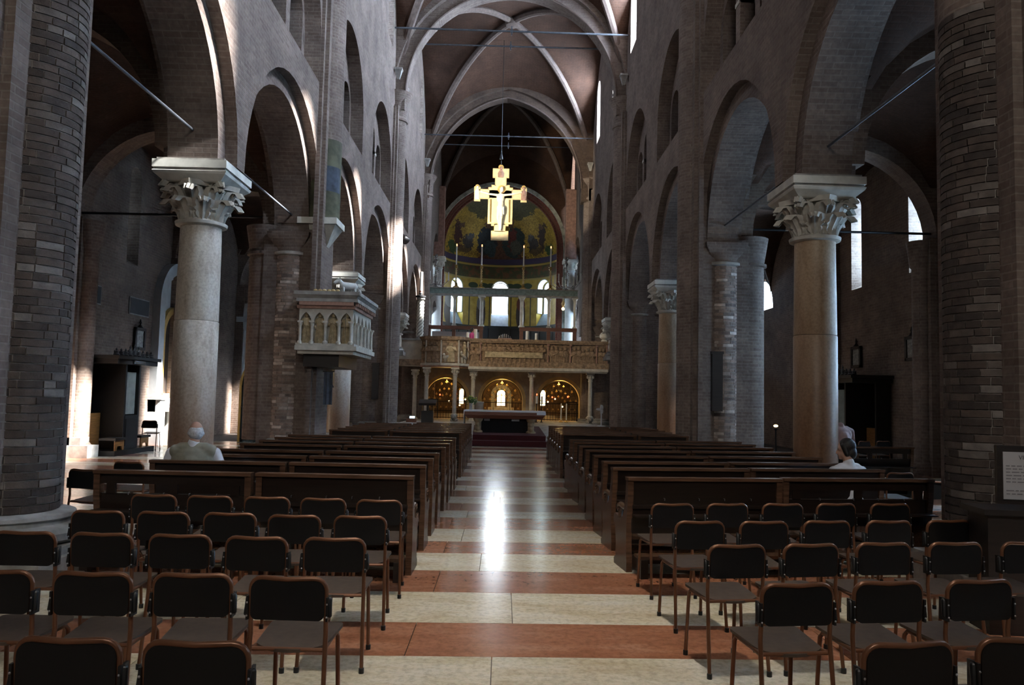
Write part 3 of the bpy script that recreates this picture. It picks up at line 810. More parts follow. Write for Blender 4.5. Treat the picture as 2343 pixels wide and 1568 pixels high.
# flowers and planter on the altar
t = thing('flower_vase', 'glass vase of green and yellow flowers on altar left end', 'vase', (-1.12, 27.75, DZ+.785))
m = MB(); m.lathe([(.05, 0), (.06, .02), (.05, .12), (.07, .24), (.065, .24), (.045, .12), (.05, .03)], 14); m.build('glass_body', 'silver', t)
for k in range(26):
    a = random.uniform(0, 2*PI); rr = random.uniform(.03, .21); z = .36+random.uniform(-.06, .14)-rr*.25
    m = MB(); m.tube([(0, 0, .16), (rr*math.cos(a)*.5, rr*math.sin(a)*.5, .28), (rr*math.cos(a), rr*math.sin(a), z)], .006, 5)
    M2 = Euler((random.uniform(-.6, .6), random.uniform(-.6, .6), a)).to_matrix()
    m.ell((rr*math.cos(a), rr*math.sin(a), z), (.055, .028, .012), 8, 4, M2); m.ell((rr*math.cos(a)*.8, rr*math.sin(a)*.8, z-.06), (.06, .022, .010), 8, 4, M2)
    m.build('stem', 'leaf', t)
for k in range(14):
    a = random.uniform(0, 2*PI); rr = random.uniform(.05, .22)
    m = MB(); m.ell((rr*math.cos(a), rr*math.sin(a), .40+random.uniform(-.04, .10)-rr*.2), (.03, .03, .024), 8, 5); m.build('blossom', 'petal', t)
t = thing('stone_planter', 'round pale planter standing behind the altar flowers', 'planter', (-.86, 28.9, DZ))
m = MB(); m.lathe([(.10, 0), (.13, .05), (.10, .1), (.11, .55), (.16, .62), (.17, 1.0), (.19, 1.05), (.17, 1.07), (.14, 1.0)], 18); m.build('bowl', 'terracotta', t)
m = MB(); m.ell((0, 0, 1.05), (.13, .13, .04), 12, 5); m.build('soil', 'leaf', t)

# ---- pontile (rood gallery)
t = thing('rood_gallery', 'carved stone gallery with painted relief parapet above the crypt', 'gallery')
m = MB(); m.box(-5.3, 5.3, 39.15, 42.4, 3.05, 3.35); m.build('gallery_floor', 'stone_relief', t)
m = MB(); m.box(-1.75, 5.25, 39.05, 39.5, 2.93, 3.06); m.frus(2.85, 3.45, .12, 2.93, 3.5, .2, 1.75, 39.27); m.build('lower_cornice', 'stone', t)
m = MB(); m.box(-1.78, 5.25, 39.10, 39.45, 4.34, 4.46); m.box(-1.75, 5.22, 39.14, 39.42, 4.27, 4.34); m.build('handrail', 'stone_relief', t)
m = MB(); m.box(-1.75, 5.22, 39.28, 39.42, 3.06, 4.3); m.build('parapet_back', 'stone_relief', t)
for x in (-1.72, -1.15, 2.24, 3.36, 4.68, 5.2):
    m = MB(); m.box(-.06, .06, -.05, .05, 0, .08); m.tube([(0, 0, .08), (0, 0, 1.12)], .04, 10); m.box(-.06, .06, -.05, .05, 1.12, 1.22); m.build('colonnette', 'stone_pink', t, (x, 39.21, 3.06))
k = 0
for i in range(13):
    x = -.92+i*.238
    inst('figure', FIG[i % 3], t, (x, 39.26, 3.36+.03*math.sin(i*2.1)), (0, 0, random.uniform(-.3, .3)), (1.0, .8, .88))
for x0, x1, n in ((2.36, 3.24, 4), (3.48, 4.56, 5), (4.8, 5.12, 2), (-1.62, -1.25, 2)):
    for i in range(n):
        x = x0+(x1-x0)*(i+.5)/n
        inst('figure', FIG[(i+n) % 3], t, (x, 39.26, 3.07), (0, 0, random.uniform(-.5, .5)), (1.1, .8, 1.08+random.uniform(-.12, .08)))
m = MB(); m.box(-.93, 1.95, 39.06, 39.2, 3.54, 3.82); m.build('table_relief', 'statue_stone', t)
for i in range(12):
    x = -.82+i*.235
    m = MB(); m.caps((x, 39.2, 3.08), (x+.03, 39.2, 3.5), .07, .09, 8); m.build('draped_leg', 'stone_relief', t)
# plain wing at the left
m = MB(); m.box(-5.3, -4.15, 39.25, 39.45, 3.0, 4.32); m.build('plain_parapet', 'plaster', t)
m = MB(); m.box(-5.3, -4.12, 39.18, 39.5, 4.32, 4.40); m.build('parapet_coping', 'stone_grey', t)
# ambo: five sides of a polygon pushed forward
A = [(-4.18, 39.3), (-3.84, 38.62), (-3.06, 38.30), (-2.18, 38.40), (-1.76, 39.05), (-1.74, 39.3)]
for i in range(5):
    (x0, y0), (x1, y1) = A[i], A[i+1]
    L = math.hypot(x1-x0, y1-y0); an = math.atan2(y1-y0, x1-x0)
    m = MB(); m.box(0, L, .05, .15, 3.15, 4.40); pn = m.build('ambo_panel', 'stone_relief', t, (x0, y0, 0), (0, 0, an))
    m = MB(); m.box(-.03, L+.03, -.06, .16, 4.36, 4.49); m.box(0, L, -.02, .15, 4.30, 4.36); m.build('ambo_rail', 'stone_relief', t, (x0, y0, 0), (0, 0, an))
    m = MB(); m.box(-.02, L+.02, -.04, .16, 3.05, 3.17); m.build('ambo_sill', 'stone', t, (x0, y0, 0), (0, 0, an))
    m = MB(); m.tube([(0, .03, 3.17), (0, .03, 4.32)], .04, 8); m.build('ambo_colonnette', 'stone', t, (x0, y0, 0), (0, 0, an))
    if i == 1:
        for q in (.3, .62): inst('figure', FIG[int(q*10) % 3], pn, (L*q, .03, .02+3.17), (0, 0, .3), (1.3, .8, 1.0))
    elif i == 2:
        inst('figure', FIGW[1], pn, (L*.55, .02, 3.22), (0, 0, -.1), (1.25, .8, .95))
        m = MB(); m.caps((L*.2, .02, 3.45), (L*.42, .02, 3.5), .09, .07, 8); m.ell((L*.16, .0, 3.58), (.07, .06, .07), 8, 6)
        for lx in (.2, .27, .36, .42): m.caps((L*lx, .02, 3.42), (L*lx, .02, 3.22), .025, .02, 6)
        m.build('lion_relief', 'stone', pn)
    elif i == 3:
        inst('figure', FIGW[0], pn, (L*.62, .02, 3.55), (0, 0, .2), (.9, .7, .72))
        m = MB(); m.caps((L*.30, .02, 3.62), (L*.72, .02, 3.45), .07, .09, 8); m.ell((L*.22, .0, 3.72), (.06, .06, .07), 8, 6)
        for lx in (.3, .42, .62, .74): m.caps((L*lx, .02, 3.45), (L*lx, .02, 3.22), .025, .02, 6)
        m.build('ox_relief', 'stone', pn)
    else:
        inst('figure', FIG[i % 3], pn, (L*.5, .03, 3.18), (0, 0, 0), (1.2, .8, 1.05))
m = MB(); m.prism(A, lambda a, b_, d: (a, b_, d), 2.98, 3.10); m.build('ambo_floor', 'stone_pink', t)
# columns of the gallery
def small_column(t, x, y, z0, z1, r, mat='stone', lion=False, n=16):
    c = MB(); h = z1-z0; zb = .34 if lion else .12
    c.lathe([(r, zb), (r*.92, h-.42)], n); sh = c.build('gallery_column', mat, t, (x, y, z0))
    c = MB(); c.lathe([(r*1.15, h-.44), (r*1.2, h-.40), (r*.95, h-.38), (r*1.2, h-.25), (r*1.75, h-.08)], n); c.box(-r*1.9, r*1.9, -r*1.9, r*1.9, h-.08, h)
    for k in range(8):
        a = k*PI/4; c.ell((r*1.45*math.cos(a), r*1.45*math.sin(a), h-.2), (.05, .05, .08), 6, 5)
    c.build('column_capital', mat, sh)
    c = MB(); c.box(-r*1.7, r*1.7, -r*1.7, r*1.7, zb-.10, zb-.04); c.lathe([(r*1.5, zb-.04), (r*1.55, zb), (r*1.1, zb+.04)], n)
    if not lion: c.box(-r*1.8, r*1.8, -r*1.8, r*1.8, 0, zb-.1)
    c.build('column_foot', mat, sh)
    if lion:
        c = MB(); c.caps((0, .25, .14), (0, -.25, .16), .12, .13, 12); c.ell((0, -.36, .22), (.13, .12, .14), 12, 8); c.ell((0, -.46, .18), (.06, .07, .06), 8, 6)
        for sx in (-1, 1):
            c.caps((sx*.11, -.28, .08), (sx*.11, -.5, .04), .045, .04, 8); c.caps((sx*.12, .2, .10), (sx*.14, .05, .04), .07, .045, 8)
        c.build('lion_base', 'stone_grey', sh)
for x, y, li in ((-4.45, 39.7, False), (-3.77, 38.75, False), (-2.36, 38.60, True), (-1.50, 39.6, False), (1.45, 39.6, True), (4.42, 39.6, True)):
    small_column(t, x, y, DZ, 2.96 if y < 39.5 else 2.86, .105, 'stone', li)

# ---- crypt front and crypt
F = lambda u, z, d: (u, 42.5+d, z)
m = MB(); ce = [-3.07, -.04, 3.07]
ed = [-5.3, -1.56, 1.52, 5.3]
for i, c in enumerate(ce): panel(m, F, ed[i], ed[i+1], 0, 3.4, 0, .7, (c, 1.30, 0, 1.42, 0.0), 26)
struct(m.build('wall_crypt', 'plaster'))
for i, c in enumerate(ce):
    m = MB(); band(m, F, c, 1.12, 1.302, 1.42, 0.0, .08, .62, 26, 1.09); m2 = m.build('trim_%d' % (91+i), 'plaster_crypt'); struct(m2)
m = MB(); m.box(-5.6, 5.6, 42.5, 55.6, -.1, DZ-.02); struct(m.build('floor_crypt', 'stone_ochre'))
m = MB()
m.box(-5.7, -5.5, 43.2, 55.6, .2, 3.3); m.box(5.5, 5.7, 43.2, 55.6, .2, 3.3); m.box(-5.7, 5.7, 55.4, 55.6, .2, 3.3)
struct(m.build('wall_crypt_inner', 'crypt_stone'))
for i, xv in enumerate((-3.6, 0.0, 3.6)):
    for j, yv in enumerate((43.2, 47.3, 51.4)):
        vault('ceiling_crypt_%d' % (i*3+j+1), xv, 1.85, yv, yv+4.1, 1.75, 1.0, .15, 'crypt_stone', n=14, ribs=False)
k = 0
for xv in (-1.8, 1.8):
    for yv in (47.3, 51.4):
        t = thing('crypt_column', 'slender column inside the crypt, %s %s' % ('near' if yv < 50 else 'far', 'left' if xv < 0 else 'right'), 'column', (xv, yv, DZ-.02), 0, 'crypt columns')
        m = MB(); m.lathe([(.2, 0), (.2, .06), (.13, .12), (.12, 1.15), (.15, 1.18)], 16); m.build('shaft', 'stone', t)
        m = MB(); m.lathe([(.13, 1.15), (.16, 1.2), (.24, 1.42)], 16); m.box(-.26, .26, -.26, .26, 1.42, 1.5); m.build('capital', 'stone', t)
# crypt windows
FB = lambda u, z, d: (u, 55.38-d, z)
window(FB, -.10, .33, .92, 1.75, 0.0, 'pane_crypt'); window(FB, 2.85, .22, 1.0, 1.9, 0.0, 'pane_crypt', bars=False); window(FB, -2.9, .2, 1.0, 1.9, 0.0, 'pane_crypt', bars=False)
# crypt altar niche
t = thing('crypt_altar', 'pale stone altar with arched niche glowing in the crypt', 'altar', (-.1, 54.6, DZ-.02))
m = MB(); m.box(-.9, .9, -.35, .35, 0, .5); m.build('altar_block', 'stone', t)
m = MB(); band(m, lambda u, z, d: (u, .45+d, z), 0, .45, .72, 1.35, 0.0, 0, .2, 18, .85); m.build('arched_surround', 'stone', t)
for xl in ce: light('POINT', 'crypt_arch_fill', (xl, 42.74, 2.38), (0, 0, 0), 38, (1.0, .62, .20), shadow_soft_size=.04)  # added lamps that brighten the arch rings and gate trefoils
light('POINT', 'crypt_lamp', (-3.2, 45.2, 2.2), (0, 0, 0), 70, (1.0, .62, .22), shadow_soft_size=.15)
light('POINT', 'crypt_lamp', (0.0, 45.4, 2.3), (0, 0, 0), 60, (1.0, .62, .22), shadow_soft_size=.15)
light('POINT', 'crypt_lamp', (3.3, 45.2, 2.2), (0, 0, 0), 90, (1.0, .62, .22), shadow_soft_size=.15)
light('POINT', 'crypt_lamp', (0, 52.0, 2.1), (0, 0, 0), 90, (1.0, .62, .22), shadow_soft_size=.15)
# iron gates with gilt trefoils
def trefoil(t, x, z, r=.05):
    m = MB()
    for a in (PI/2, PI*7/6, -PI/6): m.ell((x+r*.9*math.cos(a), 0, z+r*.9*math.sin(a)), (r*.62, .025, r*.62), 8, 5)
    m.tube([(x, 0, z-r*2.2), (x, 0, z)], .010, 5); m.build('trefoil', 'gold', t)
for i, c in enumerate(ce):
    t = thing('crypt_gate', 'black iron crypt gate with gilt trefoils in the %s arch' % ['left', 'middle', 'right'][i], 'gate', (c, 42.95, DZ), 0, 'crypt gates')
    h0, r0 = .92, 1.08
    for k in range(15):
        x = -1.05+k*.15
        if i == 1 and abs(x) < .32: continue
        m = MB(); m.tube([(x, 0, 0), (x, 0, h0)], .010, 5); m.build('bar', 'iron', t)
    for z in (.05, .42, h0):
        m = MB(); m.box(-1.1, 1.1, -.02, .02, z-.02, z+.02); m.build('cross_bar', 'iron', t)
    m = MB(); m.tube([(-r0*math.cos(PI*q/20), 0, 1.09+r0*math.sin(PI*q/20)) for q in range(21)], .02, 6); m.build('arch_hoop', 'iron', t)
    for rr, n in ((.36, 5), (.66, 8), (.96, 11)):
        m = MB(); m.tube([(-rr*math.cos(PI*q/18), 0, 1.0+rr*math.sin(PI*q/18)) for q in range(19)], .008, 5); m.build('scroll_hoop', 'iron', t)
        for q in range(n):
            a = PI*(q+.5)/n
            if rr > .9 and q % 2: continue
            trefoil(t, -rr*math.cos(a), 1.0+rr*math.sin(a)-.03, .042)
    for k in range(9):
        a = PI*(k+.5)/9; m = MB(); m.tube([(-.05*math.cos(a), 0, h0), (-1.0*math.cos(a), 0, h0+1.0*math.sin(a))], .008, 5); m.build('spoke', 'iron', t)
    for k in range(7):
        if i == 1 and 1 < k < 5: continue
        trefoil(t, -.9+k*.30, .62, .032)
    trefoil(t, 0, 2.02, .06)
    if i != 1:
        fx = -1 if i == 0 else 1
        m = MB()
        for x in (.45*fx, .98*fx): m.box(x-.025, x+.025, -.25, -.20, 0, 1.05)
        m.box(min(.45*fx, .98*fx), max(.45*fx, .98*fx), -.25, -.20, 1.0, 1.05); m.box(min(.45*fx, .98*fx), max(.45*fx, .98*fx), -.25, -.20, .62, .65)
        m.build('side_frame', 'iron', t)
    for q in range(2):
        m = MB(); m.ell(((-.35+q*.85), -.05, 1.28+.04*q), (.035, .035, .045), 8, 6)
        if i != 1: m.build('red_lamp', 'votive', t)
for i, (x, z) in enumerate(((-2.55, 1.0), (-2.3, 1.35), (2.9, 1.3), (3.6, 1.05), (3.25, 1.5), (-3.4, 1.2))):
    t = thing('crypt_lantern', 'small glowing lamp hanging in the crypt, %s of six from the left' % ORD[[0, 0, 0, 0, 0, 0][0]+[1, 2, 3, 5, 4, 0][i]], 'lamp', (x, 47.0+(i % 3)*1.5, z))
    m = MB(); m.ell((0, 0, 0), .05, 10, 7); m.build('glass_globe', 'bulb', t)
    m = MB(); m.tube([(0, 0, .05), (0, 0, .9)], .006, 5); m.build('chain', 'iron', t)

# ---- presbytery floor, back choir, apse
m = MB(); m.box(-5.2, 5.2, 42.3, 57.5, 3.30, 3.45); struct(m.build('floor_choir', 'stone_grey'))
AX, AY, AR = -.35, 52.6, 4.02
def FA(u, z, d):
    a = u/AR; r = AR+d
    return (AX+r*math.sin(a), AY+r*math.cos(a), z)
def apse_paint():
    t = NT('apse_wall'); p = t.pos(); s = t.n('SeparateXYZ', {0: p}); x, z = s.outputs[0], s.outputs[2]
    nz = t.noise(3.0, 4.0, p); n2 = t.noise(30.0, 3.0, p)
    c = t.ramp(nz, [(.3, (.36, .24, .035)), (.7, (.56, .40, .08))])
    up_ = t.math('GREATER_THAN', z, 10.05); fr = t.ramp(t.noise(2.2, 3.0, p), [(.35, (.10, .035, .022)), (.5, (.055, .075, .03)), (.62, (.16, .07, .03))])
    c = t.mix(up_, c, fr)
    c = t.mix(t.math('GREATER_THAN', z, 11.15), c, (.06, .045, .11, 1))
    c = t.mix(t.math('LESS_THAN', t.math('ABSOLUTE', t.math('SUBTRACT', z, 11.05)), .07), c, (.45, .32, .08, 1))
    c = t.mix(t.math('LESS_THAN', t.math('ABSOLUTE', t.math('SUBTRACT', z, 10.05)), .06), c, (.38, .30, .10, 1))
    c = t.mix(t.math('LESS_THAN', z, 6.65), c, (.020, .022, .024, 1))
    def e(cx, cz, rx, rz, colr):
        nonlocal c
        dx = t.math('DIVIDE', t.math('SUBTRACT', x, cx), rx); dz = t.math('DIVIDE', t.math('SUBTRACT', z, cz), rz)
        d = t.math('ADD', t.math('POWER', t.math('ABSOLUTE', dx), 2.0), t.math('POWER', t.math('ABSOLUTE', dz), 2.0))
        d = t.math('ADD', d, t.math('MULTIPLY', t.math('SUBTRACT', n2, .5), .6))
        c = t.mix(t.math('LESS_THAN', d, 1.0), c, c4(colr))
    for sx, sg in ((-1.72, -1), (1.16, 1), (-3.86, -1)):                 # standing robed figures
        e(sx, 7.5, .33, 1.1, (.045, .030, .028)); e(sx, 8.25, .30, .5, (.16, .16, .17) if sg < 0 else (.13, .03, .02)); e(sx, 8.85, .12, .16, (.25, .14, .08))
    for gx in (-2.3, -1.55, .85, 1.6, -1.0, .35): e(gx, 9.55, .34, .22, (.030, .050, .022))
    for gx in (-2.55, -1.1, .45, 1.85):
        c = t.mix(t.math('MULTIPLY', t.math('LESS_THAN', t.math('ABSOLUTE', t.math('SUBTRACT', x, gx)), .04), t.math('LESS_THAN', z, 9.3)), c, (.05, .04, .02, 1))
    t.bsdf(c, .55, 0.0, n2, .1)
    # half dome
    t = NT('apse_dome'); p = t.pos(); s = t.n('SeparateXYZ', {0: p}); x, z = s.outputs[0], s.outputs[2]
    nz = t.noise(2.2, 5.0, p); n2 = t.noise(5.0, 3.0, p)
    wob = t.n('SeparateXYZ', {0: t.noise(2.6, 4.0, p, .7, 1)}); x = t.math('ADD', x, t.math('MULTIPLY', t.math('SUBTRACT', wob.outputs[0], .5), 1.1)); z = t.math('ADD', z, t.math('MULTIPLY', t.math('SUBTRACT', wob.outputs[1], .5), 1.0))
    c = t.ramp(nz, [(.3, (.33, .20, .018)), (.7, (.58, .38, .050))])
    e(-.35, 14.9, 2.6, .75, (.10, .085, .022))                                    # olive cloud above
    for k in range(6):                                                            # golden steps
        zz = 11.45+k*.11; c = t.mix(t.math('MULTIPLY', t.math('LESS_THAN', t.math('ABSOLUTE', t.math('SUBTRACT', z, zz)), .018), t.math('LESS_THAN', t.math('ABSOLUTE', t.math('ADD', x, .35)), 3.0)), c, (.10, .06, .02, 1))
    e(-.35, 11.6, 1.7, .42, (.085, .022, .018)); e(-.35, 12.2, 1.75, .75, (.12, .05, .025))
    e(-1.35, 12.75, .72, 1.05, (.016, .024, .036)); e(-1.15, 12.25, .45, .62, (.03, .06, .075)); e(-1.25, 13.9, .26, .28, (.13, .07, .03)); e(-1.25, 13.95, .15, .18, (.22, .12, .07))
    e(.55, 12.7, .82, 1.05, (.022, .045, .048)); e(.42, 12.9, .28, .8, (.14, .022, .018)); e(.75, 12.4, .42, .5, (.085, .09, .07)); e(.3, 13.95, .26, .28, (.14, .07, .03)); e(.3, 14.0, .15, .18, (.22, .12, .07))
    e(-3.4, 12.85, .26, .95, (.075, .018, .015)); e(-3.15, 13.6, .16, .2, (.16, .08, .04)); e(-2.75, 12.5, .32, .55, (.045, .032, .03)); e(-2.5, 13.0, .24, .22, (.08, .08, .085)); e(-2.95, 12.0, .4, .25, (.10, .06, .02))
    e(2.55, 12.85, .24, .9, (.05, .022, .018)); e(2.4, 13.6, .15, .2, (.16, .08, .04)); e(1.95, 12.55, .32, .6, (.045, .032, .03)); e(1.8, 13.0, .24, .22, (.08, .08, .085)); e(2.2, 12.0, .4, .25, (.10, .06, .02))
    e(-3.75, 12.0, .3, .4, (.05, .09, .03)); e(3.05, 12.0, .3, .4, (.05, .09, .03))
    c = t.mix(.75, c, t.ramp(t.noise(9.0, 5.0, p, .7), [(.34, (.25, .22, .2)), (.62, (1.3, 1.3, 1.3))]), 'MULTIPLY')
    t.bsdf(c, .5, .05, n2, .06)
apse_paint()
m = MB(); hu = AR*PI/2
au = [-R(50)*AR, 0.0, R(50)*AR]
ee = [-hu, -R(24)*AR, R(24)*AR, hu]
for i, u in enumerate(au):
    op = (u, .64, 6.65, 9.35, 0.0)
    lo, hi = ee[i], ee[i+1]; seg = 8
    panel(m, FA, u-.9, u+.9, 3.4, 11.6, 0, .9, op, 16)
    for a, c in ((lo, u-.9), (u+.9, hi)):
        for q in range(seg): panel(m, FA, a+(c-a)*q/seg, a+(c-a)*(q+1)/seg, 3.4, 11.6, 0, .9)
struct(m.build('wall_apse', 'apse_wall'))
m = MB(); nu, nv = 40, 20
m.grid(lambda i, j: (AX+AR*math.cos(PI/2*j/nv)*math.sin(-PI/2+PI*i/nu), AY+AR*math.cos(PI/2*j/nv)*math.cos(-PI/2+PI*i/nu), 11.55+AR*math.sin(PI/2*j/nv)), nu, nv)
struct(m.build('ceiling_apse', 'apse_dome'))
m = MB(); m.box(-5.6, 5.6, 57.4, 57.7, 2.9, 20.8); m.box(-5.7, -5.4, 52.4, 57.7, 2.9, 20.8); m.box(5.2, 5.5, 52.4, 57.7, 2.9, 20.8)
struct(m.build('wall_apse_outer', 'brick'))
for i, u in enumerate(au):
    window(FA, u, .50 if i != 1 else .56, 7.55, 9.35, .62, 'pane_apse' if i == 1 else 'pane_apse_side')
    m = MB(); m.add([FA(u-.64, 6.66, -.0), FA(u+.64, 6.66, 0), FA(u+.60, 7.55, .62), FA(u-.60, 7.55, .62), FA(u-.64, 6.5, .7), FA(u+.64, 6.5, .7)], [(0, 1, 2, 3), (0, 4, 5, 1)])
    struct(m.build('trim_%d' % (96+i), 'slate_blue'))
    o = MB(); band(o, FA, u, .56, .645, 9.35, 0.0, .02, .55, 18, 1.8); tb = o.build('trim_%d' % (100+i), 'plaster_white'); struct(tb)
# apse arch wall with painted rings
F = lambda u, z, d: (u, 52.0+d, z)
m = MB(); panel(m, F, -5.2, 5.2, 3.4, 20.6, 0, .6, (AX, 4.42, 0, 11.6, 0.0), 36); ow = struct(m.build('wall_choir_arch', 'brick_vault'))
for r0, r1, d0, mt in ((4.20, 4.44, -.05, 'band_stone'), (4.08, 4.22, .10, 'band_red'), (3.94, 4.10, .22, 'wood_red'), (3.80, 3.96, .34, 'band_red')):
    m = MB(); band(m, F, AX, r0, r1, 11.6, 0.0, d0, .62, 40, 8.1); m.build('arch_ring', mt, ow)
for s in (-1, 1):                                               # chain ornament on the jambs
    for k in range(22):
        m = MB(); z = 5.2+k*.34
        if z > 11.6: a = (z-11.6)/4.0; px, pz = AX+s*4.02*math.cos(a), 11.6+4.02*math.sin(a)
        else: px, pz = AX+s*4.02, z
        m.tube([(px+.055*math.cos(q*PI/4), 52.3, pz+.13*math.sin(q*PI/4)) for q in range(8)], .016, 5, closed=True)
        m.build('chain_link', 'ivory', ow)
for s in (-1, 1):
    t = thing('engaged_column', 'pale engaged column with capital at the %s of the apse arch' % sides[s], 'column', (.0 if s < 0 else 0, 0, 0), 0, 'apse columns')
    cx = -4.42 if s < 0 else 4.22
    m = MB(); m.lathe([(.30, 3.45), (.30, 9.75), (.34, 9.78), (.34, 9.84)], 24, (cx, 50.6, 0)); m.build('shaft', 'plaster_white', t)
    m = MB(); m.lathe([(.31, 9.84), (.34, 10.0), (.48, 10.35)], 24, (cx, 50.6, 0)); m.box(cx-.5, cx+.5, 50.1, 51.1, 10.35, 10.55)
    for k in range(8):
        a = k*PI/4; m.ell((cx+.38*math.cos(a), 50.6+.38*math.sin(a), 10.1), (.09, .09, .16), 8, 6)
    m.build('leafy_capital', 'stone', t)
    m = MB(); m.box(cx-.36, cx+.36, 50.3, 51.0, 10.55, 15.2); m.build('wall_strip', 'stone_pink', t)

# ---- choir screen with beam
t = thing('choir_screen', 'choir screen of slim columns carrying a long green beam', 'screen')
m = MB(); m.box(-4.45, 4.10, 43.85, 44.15, 7.30, 7.62); m.build('beam', 'beam_green', t)
m = MB(); m.box(-4.48, 4.13, 43.80, 44.2, 7.22, 7.31); m.box(-4.48, 4.13, 43.80, 44.2, 7.62, 7.67); m.build('beam_moulding', 'stone_grey', t)
sx = [-4.26, -2.83, -1.30, .97, 2.50, 3.98]
for x in sx:
    m = MB(); r = .085 if x not in (-1.30, .97) else .11
    m.lathe([(r*1.6, 5.50), (r*1.6, 5.56), (r, 5.62), (r*.95, 6.98), (r*1.3, 7.0), (r, 7.02), (r*1.6, 7.16)], 14, (x, 44, 0)); m.box(x-r*1.9, x+r*1.9, 44-r*1.9, 44+r*1.9, 7.16, 7.23); m.build('screen_column', 'stone_white', t)
    m = MB(); m.box(x-.10, x+.10, 43.9, 44.1, 3.45, 5.40); m.build('post', 'wood_red', t)
for x0, x1 in ((-4.36, -1.18), (.85, 4.10)):
    m = MB(); m.box(x0, x1, 43.85, 44.15, 5.30, 5.50); m.build('rail', 'wood_red', t)
    m = MB(); m.box(x0, x1, 43.88, 44.12, 4.35, 4.45); m.build('lower_rail', 'wood_red', t)
def candlestick(x, y, z, h1, h2, label, lit=True, grp='tall candlesticks on the beam'):
    t = thing('candlestick', label, 'candlestick', (x, y, z), 0, grp)
    m = MB(); m.lathe([(.20, 0), (.20, .05), (.10, .10), (.06, .16), (.09, .22), (.05, .28)], 14); m.build('foot', 'brass', t)
    m = MB()
    for ph in (0, PI): m.tube([(.035*math.cos(ph+q*.8), .035*math.sin(ph+q*.8), .28+(h1-.45)*q/24) for q in range(25)], .03, 6)
    m.build('twisted_stem', 'gilt', t)
    m = MB(); m.lathe([(.05, h1-.18), (.10, h1-.12), (.05, h1-.06), (.11, h1)], 12); m.build('drip_pan', 'brass', t)
    m = MB(); m.lathe([(.042, h1), (.038, h1+h2)], 10); m.build('candle', 'candle', t)
    if lit: m = MB(); m.ell((0, 0, h1+h2+.06), (.03, .03, .075), 8, 6); m.build('flame', 'flame', t)
for i, x in enumerate((-2.79, -1.36, 1.02, 2.56)):
    candlestick(x, 44.0, 7.67, 1.30, 1.08, 'tall twisted candlestick with lit candle, %s from left on the beam' % ORD[i])
def candelabrum(x, label, n, big=True):
    t = thing('candelabrum', label, 'candelabrum', (x, 44.0, 7.67), 0, 'candelabra on the beam')
    m = MB(); m.lathe([(.16, 0), (.12, .06), (.04, .12), (.05, .5), (.09, .6), (.04, .7), (.04, 1.35), (.10, 1.5), (.03, 1.62), (.10, 1.75), (.02, 1.9)], 10); m.build('stem', 'silver', t)
    for k in range(n):
        q = k-(n-1)/2; ax = q*.21; z = .30+.09*(k % 3)+.02*abs(q)
        m = MB(); m.tube([(0, 0, .22), (ax*.6, 0, .10), (ax, 0, z-.06)], .018, 6); m.build('arm', 'silver', t)
        m = MB(); m.lathe([(.06, z-.06), (.03, z-.02), (.034, z), (.032, z+.42)], 8, (ax, 0, 0)); m.build('candle', 'candle', t)
    for k in range(6):
        a = k*1.05; m = MB(); m.ell((.14*math.cos(a), .14*math.sin(a), .9+.18*k), (.05, .05, .08), 6, 5); m.build('pendant', 'silver', t)
candelabrum(-3.95, 'silver branched candelabrum at the left end of the beam', 8)
candelabrum(3.45, 'silver branched candelabrum at the right end of the beam', 9)
# sanctuary lamp
t = thing('sanctuary_lamp', 'small white lamp hanging under the beam right end', 'lamp', (3.3, 43.9, 6.6))
m = MB(); m.ell((0, 0, 0), .09, 12, 8); m.build('globe', 'bulb', t); m = MB(); m.lathe([(.02, .08), (.09, .2), (.11, .3), (.02, .5), (.008, .62)], 10); m.build('holder', 'gilt', t)
# choir stalls and altar behind the parapet
t = thing('choir_stall', 'dark wooden choir stall curving round the apse', 'stall', (AX, 0, 3.45))
m = MB(); F2 = lambda u, z, d: (FA(u, z, d)[0]-AX, FA(u, z, d)[1], z)
for q in range(14):
    a, c = -hu*.92+q*hu*1.84/14, -hu*.92+(q+1)*hu*1.84/14
    m = MB(); panel(m, F2, a+.03, c-.03, 0, 3.0, -.12, -.05, cap=True); m.build('stall_panel', 'wood_dark', t)
t = thing('high_altar', 'low grey stone high altar in the presbytery', 'altar', (-.35, 49.0, 3.45))
m = MB(); m.box(-1.3, 1.3, -.6, .6, 0, 1.0); m.build('altar_block', 'stone_grey', t)
m = MB(); m.box(-1.5, 1.5, -.75, .75, 1.0, 1.15); m.build('altar_top', 'stone', t)
t = thing('candle_rack', 'small silver candle holder on the parapet middle', 'candle holder', (.05, 39.3, 4.46))
m = MB(); m.box(-.35, .35, -.05, .05, 0, .06); m.build('tray', 'stone_pink', t)
for k in range(7):
    m = MB(); m.tube([(-.3+k*.1, 0, .06), (-.28+k*.09, 0, .18+.10*math.sin(k*.52))], .012, 6); m.build('arm', 'silver', t)
# white wall bench cloth in the left choir
t = thing('white_drape', 'white cloth drape behind the left choir rail', 'drape', (-2.75, 45.6, 3.45))
m = MB(); m.box(-1.45, 1.45, -.05, .05, 0, 1.85); m.build('cloth', 'cloth_white', t)
# parapet candles
for i, (x, h) in enumerate(((-1.43, .50), (-1.83, .32), (1.17, .46), (1.64, .36))):
    t = thing('parapet_candle', 'thick white candle on the gallery rail, %s from left' % ORD[[1, 0, 2, 3][i]], 'candle', (x, 39.42, 4.46), 0, 'candles on the gallery rail')
    m = MB(); m.lathe([(.075, 0), (.075, h-.02), (.06, h)], 14); m.build('wax', 'candle', t)
    m = MB(); m.lathe([(.11, 0), (.11, .025), (.09, .03)], 14); m.build('dish', 'brass', t)
